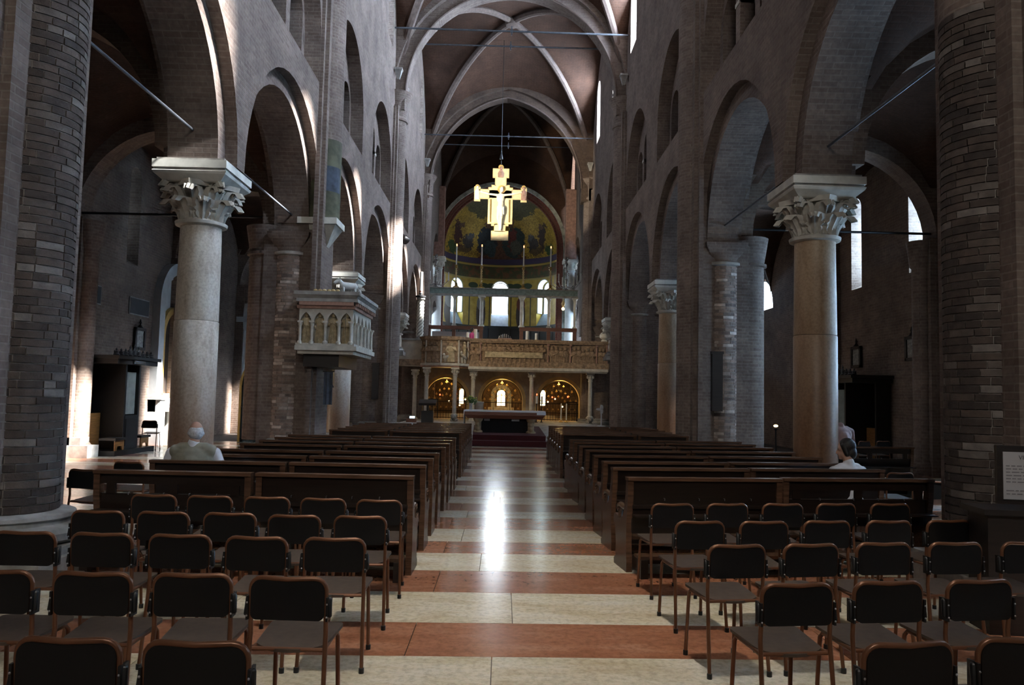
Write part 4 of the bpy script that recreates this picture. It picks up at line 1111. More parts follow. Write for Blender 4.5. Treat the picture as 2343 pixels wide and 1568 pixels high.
# paschal candle on twisted column
t = thing('paschal_candle', 'tall white paschal candle on a spiral marble column', 'candle', (-4.27, 39.55, 4.40))
m = MB(); m.lathe([(.20, 0), (.20, .08), (.15, .12), (.15, 1.95), (.22, 2.02), (.22, 2.12)], 20); cc = m.build('column', 'stone_grey', t)
for k in range(5):
    ph = k*2*PI/5; m = MB(); m.tube([(.15*math.cos(ph+q*.33), .15*math.sin(ph+q*.33), .12+1.8*q/40) for q in range(41)], .042, 6); m.build('spiral_roll', 'stone_white', cc)
m = MB(); m.lathe([(.26, 2.12), (.26, 2.2), (.08, 2.24), (.08, 2.34)], 16); m.build('dish', 'iron', t)
m = MB(); m.lathe([(.085, 2.34), (.08, 3.42), (.02, 3.44)], 16); m.build('candle', 'candle', t)
m = MB(); m.lathe([(.088, 2.36), (.088, 2.46)], 16); m.build('red_band', 'band_red', t)
# white urn at the right end of the gallery
t = thing('white_urn', 'white draped bust standing at the right end of the gallery rail', 'bust', (5.06, 39.35, 4.46))
m = MB(); m.lathe([(.15, 0), (.15, .06), (.10, .10), (.22, .2), (.23, .34), (.16, .44), (.08, .50)], 16); m.build('shoulders', 'ivory', t)
m = MB(); m.ell((0, -.02, .60), (.10, .11, .13), 12, 8); m.ell((0, -.13, .58), (.02, .03, .03), 6, 5); m.build('head', 'ivory', t)

# ---- painted crucifix
t = thing('crucifix', 'large gilded painted crucifix hanging above the gallery', 'crucifix', (-.33, 37.5, 9.15))
# split into convex boxes so the outline stays clean
def cross_boxes(mb, g, y0, y1):
    for x0, x1, z0, z1 in ((-.42, .42, 0, .46), (-.28, .28, .40, .80), (-.42, .42, .70, .80), (-.60, .60, .80, 2.60), (-1.28, -.98, 1.90, 2.62), (.98, 1.28, 1.90, 2.62), (-1.05, 1.05, 2.02, 2.50), (-.44, .44, 2.5, 2.72), (-.28, .28, 2.6, 3.2), (-.40, .40, 3.08, 3.54)):
        mb.box(x0+g, x1-g, y0, y1, z0+g if z0 > 0 else g, z1-g)
m = MB(); cross_boxes(m, 0.0, 0, .08); m.build('gilt_board', 'gilt', t)
m = MB(); cross_boxes(m, .05, -.015, .05); m.build('painted_panel', 'cross_panel', t)
m = MB(); m.box(-.50, -.42, -.03, 0, .88, 2.0); m.box(.42, .50, -.03, 0, .88, 2.0); m.build('inner_border', 'brass', t)
def crucified():
    m = MB()
    m.ell((.05, -.14, 2.46), (.10, .11, .14), 12, 9); m.ell((.05, -.20, 2.38), (.06, .05, .07), 8, 6)
    m.caps((.02, -.10, 2.35), (0, -.09, 2.24), .05, .06)
    m.ell((0, -.10, 2.05), (.20, .10, .25), 12, 9); m.ell((.02, -.11, 1.75), (.15, .09, .22), 12, 9); m.ell((.03, -.11, 1.52), (.18, .10, .15), 12, 9)
    for sg in (-1, 1):
        m.caps((sg*.17, -.10, 2.20), (sg*.52, -.09, 2.24), .062, .05); m.caps((sg*.52, -.09, 2.24), (sg*.86, -.09, 2.32), .05, .036); m.ell((sg*.93, -.09, 2.34), (.07, .03, .045), 8, 6)
        for f in range(4): m.caps((sg*.96, -.10, 2.31+.022*f), (sg*1.04, -.11, 2.31+.025*f), .011, .009, 6)
        m.caps((sg*.93, -.10, 2.37), (sg*.95, -.13, 2.41), .012, .009, 6)
    m.caps((-.07, -.12, 1.48), (-.10, -.22, 1.05), .10, .075); m.caps((-.10, -.22, 1.05), (.0, -.10, .60), .07, .045)
    m.caps((.10, -.12, 1.48), (.06, -.22, 1.05), .10, .075); m.caps((.06, -.22, 1.05), (.05, -.12, .62), .07, .045)
    m.caps((.0, -.11, .60), (-.02, -.16, .46), .045, .03); m.caps((.05, -.13, .60), (.04, -.18, .46), .045, .03)
    return m
o = crucified().build('carved_figure', 'flesh_pale', t)
rm = o.modifiers.new('rm', 'REMESH'); rm.mode = 'VOXEL'; rm.voxel_size = .022; rm.use_smooth_shade = True
m = MB(); m.lathe([(.15, 1.38), (.21, 1.48), (.20, 1.6), (.17, 1.66)], 14, (.03, -.11, 0), sy=.6); m.caps((.16, -.2, 1.55), (.18, -.2, 1.25), .05, .03, 8); m.build('loincloth', 'ivory', t)
m = MB(); m.lathe([(.20, -.02), (.20, .02)], 20); hl = m.build('halo', 'gold', t, (.05, -.03, 2.50), (PI/2, 0, 0))
for x, mt in ((-1.13, 'ivory'), (1.13, 'stone_pink')):
    m = MB(); m.lathe([(.12, 0), (.12, .30), (.13, .40), (.05, .50)], 12, sy=.4); m.ell((0, -.03, .58), (.06, .05, .08), 10, 7); m.build('mourner', mt, t, (x, -.03, 1.98))
    m = MB(); m.lathe([(.105, -.02), (.105, .02)], 18); m.build('small_halo', 'gold', t, (x, .02, 2.62), (PI/2, 0, 0))
m = MB(); m.lathe([(.14, 0), (.15, .2), (.06, .36)], 12, sy=.4); m.ell((0, -.03, .44), (.07, .05, .09), 10, 7); m.build('upper_saint', 'stone_pink', t, (0, -.03, 3.10))
m = MB(); m.lathe([(.13, -.02), (.13, .02)], 18); m.build('small_halo', 'gold', t, (0, .02, 3.60), (PI/2, 0, 0))
m = MB(); m.lathe([(.09, 4.0), (.04, 4.25), (.02, 4.5)], 10); m.tube([(0, 0, 3.7), (0, 0, 4.05)], .015, 6); m.tube([(0, 0, 4.4), (0, 0, 10.05)], .012, 6); m.build('hanging_cable', 'iron', t)
light('SPOT', 'crucifix_spotlight', (-4.0, 31.5, 8.6), (-.33, 37.5, 11.1), 5600, (1.0, .86, .62), spot_size=R(30), spot_blend=.4, shadow_soft_size=.08)

# ---- lectern, fan, small things near the altar
t = thing('lectern', 'dark wooden lectern left of the altar', 'lectern', (-3.32, 35.0, DZ))
m = MB(); m.box(-.26, .26, -.2, .2, 0, .56); m.build('body', 'wood_dark', t)
m = MB(); m.box(-.05, .05, -.05, .05, .56, .85); m.build('stem', 'wood_dark', t)
m = MB(); m.box(-.38, .38, -.25, .25, -.05, .05, Matrix.Translation((0, 0, .93)) @ Matrix.Rotation(.35, 4, 'X')); m.build('desk', 'wood_dark', t)
for x in (-.25, .25):
    m = MB(); m.tube([(x, .12, 0), (x, .12, .9)], .015, 6); m.build('side_rod', 'brass', t)
t = thing('pedestal_fan', 'white pedestal fan turned sideways right of altar', 'fan', (4.55, 36.0, DZ), R(70))
m = MB(); m.lathe([(.20, 0), (.20, .03), (.03, .05), (.03, .62)], 14); m.build('stand', 'cloth_white', t)
m = MB()
for k in range(20):
    a = k*PI/10; m.tube([(.05*math.cos(a), -.06, .78+.05*math.sin(a)), (.19*math.cos(a), -.05, .78+.19*math.sin(a)), (.20*math.cos(a), .04, .78+.20*math.sin(a))], .006, 4)
m.tube([(.20*math.cos(k*PI/12), 0, .78+.20*math.sin(k*PI/12)) for k in range(24)], .012, 6, closed=True); m.build('cage', 'cloth_white', t)
for k in range(4):
    a = k*PI/2+.4; m = MB(); m.box(.02, .17, -.004, .004, -.05, .05, Matrix.Translation((0, 0, .78)) @ Matrix.Rotation(-a, 4, 'Y') @ Matrix.Rotation(.5, 4, 'X')); m.build('blade', 'cloth_white', t)
m = MB(); m.caps((0, .06, .78), (0, .2, .78), .07, .05, 10); m.build('motor', 'cloth_white', t)
t = thing('tablet_stand', 'small glowing screen on a dark stand left of the lectern', 'screen', (-4.15, 36.0, DZ))
m = MB(); m.box(-.22, .22, -.15, .15, 0, .16); m.build('box', 'wood_red', t)
m = MB(); m.box(-.12, .12, -.01, .01, -.05, .06, Matrix.Translation((.05, -.1, .23)) @ Matrix.Rotation(-.7, 4, 'X')); m.build('display', 'screen', t)
for i, x in enumerate((3.05, 3.32)):
    t = thing('standing_candle', '%s slim white standing candle before the right crypt arch' % ['left', 'right'][i], 'candle', (x, 40.6, DZ))
    m = MB(); m.lathe([(.10, 0), (.10, .04), (.035, .06), (.035, .12)], 12); m.build('foot', 'brass', t)
    m = MB(); m.lathe([(.035, .12), (.032, .95), (.01, .97)], 10); m.build('wax', 'candle', t)
for i, x in enumerate((1.72, 1.98)):
    t = thing('blue_candle', '%s pale blue votive candle on stand right of altar' % ['left', 'right'][i], 'candle', (x, 39.3+.2*i, DZ))
    m = MB(); m.lathe([(.10, 0), (.03, .05), (.02, .9), (.07, .95)], 12); m.build('stand', 'iron', t)
    m = MB(); m.lathe([(.055, .95), (.055, 1.32)], 12); m.build('glass', 'cloth_white', t)
    m = MB(); m.ell((0, 0, 1.40), (.03, .03, .05), 8, 6); m.build('flame', 'votive', t)

# ================================================================== NAVE FURNITURE
# ---- pews
def pew_proto(L, openback, label):
    t = thing('church_pew', label, 'pew', (0, 0, 0), 0, 'dark wooden pews')
    prof = [(-.03, 0), (.41, 0), (.42, .05), (.36, .09), (.35, .22), (.38, .36), (.44, .41), (.44, .46), (.40, .50), (.34, .49), (.24, .47), (.13, .50), (.07, .58), (.03, .72), (.01, .87), (-.06, .87), (-.05, .66), (-.015, .47), (-.01, .25), (-.03, .1)]
    for x in (-L/2, L/2):
        m = MB(); m.prism(prof, lambda a, b_, d: (x+d, a, b_), -.028, .028); e = m.build('end_panel', 'wood_pew_lit', t)
        m = MB(); pts = [(0, .02, .60), (0, .14, .585), (0, .26, .60), (0, .33, .585), (0, .35, .55), (0, .32, .53)]
        m.tube([(x+p[0], p[1], p[2]) for p in pts], [.022, .026, .026, .028, .028, .02], 8); m.tube([(x, .27, .58), (x, .29, .48)], .02, 6); m.build('arm_scroll', 'wood_pew_lit', e)
    Mr = lambda z: Matrix.Translation((0, -.012, z)) @ Matrix.Rotation(R(5), 4, 'X')
    m = MB(); m.box(-L/2-.03, L/2+.03, -.075, .035, .865, .895); m.build('top_rail', 'wood_pew_lit', t)
    if openback:
        m = MB(); m.box(-L/2+.03, L/2-.03, -.035, -.01, .775, .865); m.build('upper_board', 'wood_pew', t)
        m = MB(); m.box(-L/2+.03, L/2-.03, -.02, .005, .44, .685); m.build('lower_board', 'wood_pew', t)
        for x in (-L/2+.12, L/2-.12, 0):
            m = MB(); m.box(x-.04, x+.04, -.034, -.006, .685, .775); m.build('back_post', 'wood_pew', t)
    else:
        m = MB(); m.add([(-L/2+.02, -.045, .865), (L/2-.02, -.045, .865), (L/2-.02, -.012, .36), (-L/2+.02, -.012, .36), (-L/2+.02, -.02, .865), (L/2-.02, -.02, .865), (L/2-.02, .012, .36), (-L/2+.02, .012, .36)], [(0, 1, 2, 3), (7, 6, 5, 4), (0, 4, 5, 1), (3, 2, 6, 7), (0, 3, 7, 4), (1, 5, 6, 2)]); m.build('back_board', 'wood_pew', t)
        m = MB(); m.box(-L/2+.02, L/2-.02, -.055, -.03, .60, .635); m.build('moulding', 'wood_pew', t)
    m = MB(); m.box(-L/2+.02, L/2-.02, 0, .40, .415, .445); m.build('seat', 'wood_pew', t)
    m = MB(); m.box(-L/2+.03, L/2-.03, .05, .09, .06, .14); m.build('stretcher', 'wood_pew', t)
    m = MB(); m.box(-L/2+.02, L/2-.02, -.30, -.13, .17, .20); m.build('kneeler', 'wood_pew_lit', t)
    for x in (-L/2+.06, L/2-.06):
        m = MB(); m.box(x-.03, x+.03, -.29, -.03, .05, .17); m.box(x-.035, x+.035, -.32, -.24, 0, .17); m.build('kneeler_foot', 'wood_pew', t)
    for x in (-L*.28, -L*.05, L*.12, L*.3):
        m = MB(); m.tube([(x, -.05, .70), (x, -.075, .70), (x, -.075, .68)], .004, 5); m.build('coat_hook', 'steel', t)
    m = MB(); m.box(-L/2+.02, L/2-.02, -.19, -.04, .535, .55); m.build('book_shelf', 'wood_pew', t)
    return t
LY = [7.27, 8.39, 9.26, 10.10, 11.22, 12.08, 12.90, 13.70, 15.77, 16.6, 17.4, 18.2, 19.0, 19.8, 20.6]
RY = [7.57, 8.6, 9.40, 10.36, 11.35, 12.32, 13.2, 14.0, 16.06, 16.85, 17.65, 18.45, 19.25, 20.2]
def rowword(i, n, blk): return '%s row of the %s block' % (ORD[i], blk)
protos = {}
def place_pew(key, L, ob, x, y, rz, label):
    if key not in protos:
        o = pew_proto(L, ob, label); bpy.context.view_layer.update(); protos[key] = (o, kids_of(o)); o.location = (x, y, 0); o.rotation_euler = (0, 0, rz)
    else:
        o, k = protos[key]; copy_tree(o, k, (x, y, 0), rz, label)
for i, y in enumerate(LY):
    blk = 'rear' if i < 8 else 'front'; r = i if i < 8 else i-8
    place_pew('Li', 1.38, False, -1.51, y, -.01, 'dark pew beside the aisle on the left, %s' % rowword(r, 8, blk))
    if i not in (14,):
        x = -2.97 if i < 8 else -2.85
        place_pew('Lo' if i < 8 else 'Lf', 1.36 if i < 8 else 1.1, True, x, y-.03, 0.0, 'dark open-backed pew away from the aisle on the left, %s' % rowword(r, 8, blk))
for i, y in enumerate(RY):
    blk = 'rear' if i < 8 else 'front'; r = i if i < 8 else i-8
    a = .125 if i < 8 else .06
    place_pew('Ri', 1.50, False, 1.98, y+.78*math.tan(a), a, 'dark pew beside the aisle on the right, %s' % rowword(r, 8, blk))
    if True:
        place_pew('Ro' if i < 8 else 'Rf', 1.56 if i < 8 else 1.0, True, 3.60 if i < 8 else 3.34, y+(2.35 if i < 8 else 2.1)*math.tan(a)+.08, a, 'dark open-backed pew away from the aisle on the right, %s' % rowword(r, 8, blk))

# ---- stacking chairs
def chair_proto(label):
    t = thing('stacking_chair', label, 'chair', (0, 0, 0), 0, 'black-backed tubular chairs')
    hw, r = .178, .0115
    pts = [(-hw-.012, -.075, 0), (-hw-.004, -.035, .30), (-hw, -.012, .50), (-hw, -.03, .70)]
    for k in range(5):
        a = PI-k*PI/8; pts.append((-hw+.055+.055*math.cos(a), -.03-.012*k/4, .715+.055*math.sin(a)))
    pts += [(0, -.048, .765)]
    half = pts
    fullp = half+[(-x, y, z) for x, y, z in reversed(half[:-1])]
    m = MB(); up_ = [p for p in fullp if p[2] >= .45]; m.tube(up_, r, 10); m.build('back_hoop', 'chair_tube', t)
    for sg in (-1, 1):
        m = MB(); m.tube([(sg*(hw+.012), -.075, 0), (sg*(hw+.004), -.035, .30), (sg*hw, -.012, .51)], r, 10); l = m.build('rear_leg', 'chair_tube', t)
        m = MB(); m.lathe([(.016, 0), (.016, .03), (.0125, .032)], 10, (sg*(hw+.012), -.075, 0)); m.build('foot_cap', 'black_plastic', l)
        m = MB(); m.tube([(sg*.165, .36, 0), (sg*.160, .335, .30), (sg*.158, .325, .40), (sg*.156, .30, .428), (sg*.160, .15, .430), (sg*.170, .0, .432)], r, 10); l = m.build('front_leg', 'chair_tube', t)
        m = MB(); m.lathe([(.016, 0), (.016, .03), (.0125, .032)], 10, (sg*.165, .36, 0)); m.build('foot_cap', 'black_plastic', l)
        m = MB(); m.box(sg*(hw+.010)-.005, sg*(hw+.010)+.005, -.05, .012, .575, .685); m.caps((sg*(hw+.014), -.02, .67), (sg*(hw+.020), -.03, .60), .013, .011, 8); br = m.build('bracket', 'black_plastic', t)
        for z in (.595, .655):
            m = MB(); m.ell((sg*(hw+.010), -.052, z), (.005, .004, .005), 8, 5); m.build('bolt', 'steel', br)
    # back pad: rounded plate inside the hoop
    poly = []
    w2 = hw-.004
    for cx, cz, a0 in ((w2-.05, .712, 0), (-w2+.05, .712, PI/2), (-w2+.03, .605, PI), (w2-.03, .605, 1.5*PI)):
        rr = .05 if cz > .65 else .03
        for k in range(6): a = a0+k*PI/10; poly.append((cx+rr*math.cos(a), cz+rr*math.sin(a)))
    m = MB(); m.prism(poly, lambda a, b_, d: (a, -.030+.030*(1-(a/.18)**2)*.0+.035*((a/.18)**2)*-.0+d-.02*(b_-.6), b_), -.014, .010); m.build('back_pad', 'chair_pad', t)
    # seat: rounded trapezoid, slightly dished
    sp = []
    for cx, cy, a0 in ((.140, .315, 0), (-.140, .315, PI/2)):
        for k in range(6): a = a0+k*PI/10; sp.append((cx+.045*math.cos(a), cy+.045*math.sin(a)))
    for k in range(11): a = PI+k*PI/10; sp.append((.168*math.cos(a), .055+.075*math.sin(a)))
    m = MB(); m.prism(sp, lambda a, b_, d: (a, b_, d-.012*(1-(a/.19)**2)+.008*(b_-.17)/.17), .440, .455); m.build('seat', 'chair_seat', t)
    m = MB(); m.tube([(-.172, -.005, .432), (.172, -.005, .432)], .010, 8); m.build('seat_bar', 'chair_tube', t)
    return t
ch = []
Lx = [-.985, -1.445, -1.908, -2.372, -2.83]
lrows = [(2.82, Lx[0:2]), (3.795, Lx[0:4]), (4.78, Lx), (5.63, Lx), (6.505, Lx)]
lrows[0] = (2.82, [-1.04, -1.49])
for i, (y, xs) in enumerate(lrows):
    for k, x in enumerate(xs): ch.append((x, y+.012*abs(x)+random.uniform(-.015, .015), random.uniform(-.03, .03), '%s chair from the aisle in the %s row, left of aisle' % (ORD[k], ['nearest', 'second nearest', 'third nearest', 'fourth nearest', 'fifth nearest'][i])))
Rx = [1.442, 1.926, 2.424, 2.92, 3.43]
rrows = [(2.97, [1.512, 1.995]), (3.88, Rx[:3]), (4.86, Rx), (5.737, Rx), (6.665, Rx)]
for i, (y, xs) in enumerate(rrows):
    for k, x in enumerate(xs): ch.append((x, y+.155*(x-1.44)+random.uniform(-.015, .015), .14+random.uniform(-.03, .03), '%s chair from the aisle in the %s row, right of aisle' % (ORD[k], ['nearest', 'second nearest', 'third nearest', 'fourth nearest', 'fifth nearest'][i])))
ch += [(-4.36, 8.36, -.25, 'lone chair at the left end of the rear pew beside the near pier'), (-4.34, 9.3, -.1, 'chair partly hidden beyond the rear pew at left'),
       (-9.3, 20.9, .1, 'chair against the left aisle wall beside the altar table'),
       (5.12, 10.1, .1, 'low chair back showing beyond the right pews'), (5.07, 9.05, .25, 'dim chair at the right end of the rear pew beside pier'),
       (8.45, 18.3, .4, 'left of two faint chairs in the right aisle shadow'), (9.0, 18.5, .2, 'right of two faint chairs in the right aisle shadow')]
c0 = chair_proto('black-backed tubular '+ch[0][3]); bpy.context.view_layer.update(); ck = kids_of(c0)
c0.location = (ch[0][0], ch[0][1], 0); c0.rotation_euler = (0, 0, ch[0][2])
for x, y, a, lb in ch[1:]: copy_tree(c0, ck, (x, y, 0), a, lb)
# cream bag on a chair
t = thing('cloth_bag', 'cream cloth bag lying on the nearest chair at lower right', 'bag', (2.09, 3.18, .455), .3)
m = MB(); m.ell((0, 0, .075), (.15, .11, .085), 16, 10); m.ell((.03, .02, .11), (.09, .08, .06), 12, 8); m.build('bag_body', 'cloth_cream', t)
m = MB(); m.tube([(-.08, .02, .14), (-.03, .05, .17), (.05, .06, .165), (.09, .03, .13)], .01, 6); m.build('handle', 'cloth_cream', t)

# ---- notice board at the right edge
t = thing('notice_stand', 'white printed notice on a dark wooden stand at right edge', 'notice board', (4.09, 5.75, 0), -.1)
m = MB(); m.box(-.52, .62, -.05, .25, 0, .86); m.build('cabinet', 'wood_dark', t)
m = MB(); m.box(-.56, .66, -.09, .29, .86, .90); m.build('cabinet_top', 'wood_dark', t)
m = MB(); m.box(-.40, .60, .05, .08, .93, 1.36); m.build('backing_board', 'wood_dark', t)
m = MB(); m.box(-.36, .56, .040, .048, .965, 1.315); pp = m.build('poster', 'paper', t)
bpy.ops.object.text_add(); tx = bpy.context.object; tx.name = 'lettering'; tx.data.body = 'VEN'; tx.data.size = .042; tx.data.extrude = .001; tx.data.align_x = 'LEFT'
tm = bpy.data.meshes.new_from_object(tx.evaluated_get(bpy.context.evaluated_depsgraph_get())); bpy.data.objects.remove(tx)
tx = inst('lettering', tm, pp); tx.location = (-.25, .036, 1.262); tx.rotation_euler = (PI/2, 0, 0); tx.data.materials.clear(); tx.data.materials.append(M['ink'])
for k, z in enumerate((1.212, 1.19, 1.166, 1.142, 1.118, 1.094, 1.03, 1.006)):
    m = MB(); x = -.34
    while x < .5:
        w_ = random.uniform(.02, .06); m.box(x, min(x+w_, .52), .038, .0405, z-.0035, z+.0035); x += w_+.012
    m.build('text_line', 'ink', pp)

# ---- pulpit
t = thing('pulpit', 'carved stone pulpit with niche statues on the second left pier', 'pulpit', (-4.0, 18.5, 0))
# local: x from -1.0 to .95 (towards nave), y from -1.05 to 1.0
px0, px1, py0, py1 = -.60, .60, -.98, 1.40
zb, zt = 2.70, 3.50
Fw = lambda u, z, d: (u, py0+d, z)
Fn = lambda u, z, d: (px1-d, u, z)
NW = 4
m = MB()
for i in range(NW):
    u0 = px0+(px1-px0)*i/NW; u1 = px0+(px1-px0)*(i+1)/NW
    panel(m, Fw, u0, u1, zb, zt, 0, .16, ((u0+u1)/2, .125, zb+.02, zb+.48, .16), 12)
for i in range(5):
    u0 = py0+(py1-py0)*i/5; u1 = py0+(py1-py0)*(i+1)/5
    panel(m, Fn, u0, u1, zb, zt, 0, .16, ((u0+u1)/2, .15, zb+.02, zb+.46, .16), 12)
m.box(px0, px1-.15, py0+.15, py1, zb, zt)
m.build('niche_wall', 'stone', t)
m = MB(); m.box(px0-.05, px1+.12, py0-.12, py1, zb-.14, zb-.04); m.box(px0-.05, px1+.06, py0-.06, py1, zb-.04, zb+.02); m.box(px0, px1+.04, py0-.04, py1, zb-.22, zb-.14); m.build('base_moulding', 'stone', t)
m = MB(); m.box(px0-.05, px1+.05, py0-.05, py1, zt, zt+.07); m.build('frieze', 'stone_pink', t)
m = MB(); m.box(px0-.05, px1+.12, py0-.12, py1, zt+.15, zt+.22); m.frus(zt+.22, (px1-px0)/2+.08, (py1-py0)/2+.08, zt+.30, (px1-px0)/2+.14, (py1-py0)/2+.14, (px0+px1)/2, (py0+py1)/2); m.box(px0-.1, px1+.16, py0-.16, py1+.1, zt+.30, zt+.38); m.build('cornice', 'stone_grey', t)
me = MB().box(-.045, .045, -.06, .0, -.04, .04).mesh('dentil', 'stone_pink')
for i in range(14): inst('dentil', me, t, (px0+.06+i*(px1-px0-.08)/13, py0-.05, zt+.11))
for i in range(11): inst('dentil', me, t, (px1+.05, py0+.04+i*(py1-py0-.1)/10, zt+.11), (0, 0, PI/2))
for i in range(NW):
    u = px0+(px1-px0)*(i+.5)/NW; inst('statue', FIGP[i % 3], t, (u, py0+.12, zb+.02), (0, 0, random.uniform(-.3, .3)), (.72, .62, .70))
for i in range(5):
    u = py0+(py1-py0)*(i+.5)/5; inst('statue', FIGP[(i+1) % 3], t, (px1-.10, u, zb+.02), (0, 0, PI/2), (.72, .62, .70))
for i in range(NW+1):
    u = px0+(px1-px0)*i/NW; u = min(max(u, px0+.04), px1-.03)
    m = MB(); m.lathe([(.06, 0), (.06, .05), (.034, .08), (.030, .40), (.04, .42), (.05, .48)], 10, (u, py0-.03, zb)); m.box(u-.055, u+.055, py0-.08, py0+.03, zb+.48, zb+.52); m.build('pilaster', 'stone', t)
for i in range(1, 6):
    u = py0+(py1-py0)*i/5
    m = MB(); m.lathe([(.045, 0), (.032, .08), (.03, .40), (.05, .48)], 10, (px1+.03, u-.03, zb)); m.box(px1-.04, px1+.09, u-.09, u+.03, zb+.48, zb+.52); m.build('pilaster', 'stone', t)
# brackets and post under the pulpit
m = MB(); m.box(px0+.1, px1-.3, py0+.1, py1-.1, zb-.5, zb-.22); m.build('floor_frame', 'wood_dark', t)
for x in (px0+.25,):
    m = MB(); m.prism([(py0+.1, zb-.22), (py1, zb-.22), (py1, zb-.95), (py1-.5, zb-.75), (py0+.4, zb-.5)], lambda a, b_, d: (x+d, a, b_), -.08, .08); m.build('bracket', 'wood_dark', t)
t = thing('ox_statue', 'small white animal statue standing on the pulpit', 'statue', (-3.62, 18.0, 3.88), R(200))
m = MB(); m.caps((-.13, 0, .20), (.12, 0, .21), .085, .09, 12); m.caps((.14, 0, .24), (.22, 0, .32), .06, .05, 10); m.caps((.22, 0, .33), (.31, 0, .27), .055, .035, 10)
for x, y in ((-.14, .05), (-.12, -.05), (.12, .05), (.14, -.05)):
    m.caps((x, y, .16), (x-.01, y, .08), .035, .024, 8); m.caps((x-.01, y, .08), (x+.01, y, .0), .022, .02, 8)
m.caps((.21, .05, .37), (.20, .08, .39), .015, .008, 6); m.caps((.21, -.05, .37), (.20, -.08, .39), .015, .008, 6); m.caps((-.21, 0, .25), (-.25, 0, .10), .012, .008, 6)
m.build('body', 'plaster_white', t)
t = thing('gilt_book', 'low row of gilt objects lying on the pulpit edge', 'ornament', (-4.05, 17.7, 3.90))
for k in range(6):
    m = MB(); m.ell((-.25+k*.1, 0, .035), (.05, .05, .035), 8, 6); m.build('gilt_knob', 'gilt', t)
t = thing('dark_banner', 'narrow dark blue banner hanging below the pulpit', 'banner', (-3.95, 17.78, 0))
m = MB(); m.thick(lambda i, j: (-.10+.2*i/8, .012*math.sin(i*1.5), 1.35+.75*j/2), 8, 2, .01); m.build('cloth', 'fresco_blue', t)
m = MB(); m.tube([(-.13, 0, 2.1), (.13, 0, 2.1)], .012, 6); m.build('rod', 'iron', t)

# ---- left aisle: confessional
t = thing('confessional', 'dark carved wooden confessional with green curtain on the left aisle', 'confessional', (-9.55, 19.95, 0), PI/2+PI)
# local: x along wall (+x = -y world after rotation), face towards +x world
def conf(t, curtain):
    m = MB(); m.box(-.95, .95, -.65, -.58, 0, 2.3); m.build('back_wall', 'wood_conf', t)
    m = MB(); m.box(-1.05, 1.05, -.68, .45, 0, .12); m.build('platform', 'wood_conf', t)
    for x in (-.95, -.36, .36, .95):
        m = MB(); m.box(x-.04, x+.04, -.6, .30 if abs(x) < .5 else -.25, .12, 2.25); m.build('partition', 'wood_conf', t)
    m = MB(); m.box(-.34, .34, .26, .31, .12, .95); m.build('half_door', 'wood_conf', t)
    m = MB(); m.box(-.30, .30, .31, .325, .20, .86); m.build('door_panel', 'wood_conf', t)
    m = MB(); N = 24; m.thick(lambda i, j: (-.30+.6*i/N, .20+.03*math.sin(i*1.3), .97+1.05*j/2), N, 2, .01); m.build('curtain', 'curtain', t)
    m = MB(); m.box(-1.08, 1.08, -.66, .42, 2.2, 2.32); m.box(-1.14, 1.14, -.66, .48, 2.32, 2.40); m.build('cornice', 'wood_conf', t)
    m = MB(); m.box(-.30, .30, .43, .45, 2.22, 2.30); m.build('silver_plate', 'silver', t)
    for k in range(9):
        m = MB(); x = -.92+k*.23; hh = .16+.12*max(0, math.cos((k-4)*.75))
        m.lathe([(.10, 0), (.12, .03), (.07, .06), (.085, hh*.55), (.03, hh*.8), (.045, hh*.9), (.004, hh*1.15)], 8, (x, .3, 2.40), sy=.5)
        for sg in (-1, 1): m.caps((x+sg*.07, .3, 2.43), (x+sg*.11, .3, 2.43+hh*.45), .03, .012, 6)
        m.build('carved_crest', 'wood_conf', t)
    for sg in (-1, 1):
        m = MB(); m.box(sg*.66-.27, sg*.66+.27, .0, .40, .36, .42); m.build('kneeler', 'wood_dark', t)
        m = MB(); m.box(sg*.66-.25, sg*.66+.25, -.3, -.26, .12, 1.0); m.build('honey_panel', 'wood_honey', t)
        m = MB(); m.prism([(-.22, .12), (-.14, .12), (-.10, .22), (.10, .22), (.14, .12), (.22, .12), (.22, .36), (-.22, .36)], lambda a, b_, d: (sg*.66+a, .34+d, b_), 0, .03); m.build('arched_front', 'wood_honey', t)
conf(t, True); t.rotation_euler = (0, 0, -PI/2); t.location = (-9.57, 19.75, 0)
t.rotation_euler = (0, 0, -PI/2)
t2 = thing('confessional', 'unlit dark confessional against the right aisle wall', 'confessional', (9.62, 21.6, 0), PI/2)
conf(t2, True)
# framed stations and plaques
def station(x, y, z, s, label, w_=.62, h=.62):
    t = thing('framed_picture', label, 'picture', (x, y, z), -PI/2 if s < 0 else PI/2, 'framed pictures on aisle walls')
    m = MB()
    for a in ((-w_/2, w_/2, h-.08, h), (-w_/2, w_/2, 0, .08), (-w_/2, -w_/2+.09, 0, h), (w_/2-.09, w_/2, 0, h)): m.box(a[0], a[1], 0, .06, a[2], a[3])
    m.build('frame', 'wood_dark', t)
    m = MB(); m.box(-w_/2+.08, w_/2-.08, .01, .03, .07, h-.07); pr = m.build('print', 'print_grey', t)
    m = MB(); m.lathe([(.09, 0), (.05, .04), (.02, .10), (.035, .14), (.01, .24)], 10, (0, .03, h)); m.box(-.07, .07, .02, .04, h+.13, h+.155); m.build('finial', 'wood_dark', t)
station(-10.18, 19.07, 2.72, -1, 'larger dark framed picture on left aisle wall near the pier')
station(-10.18, 21.88, 2.68, -1, 'framed pale print above the left confessional')
station(10.28, 22.6, 2.68, 1, 'framed pale print on the right aisle wall below the slit window')
station(10.28, 19.5, 2.75, 1, 'dim framed picture on the right aisle wall near the pier')
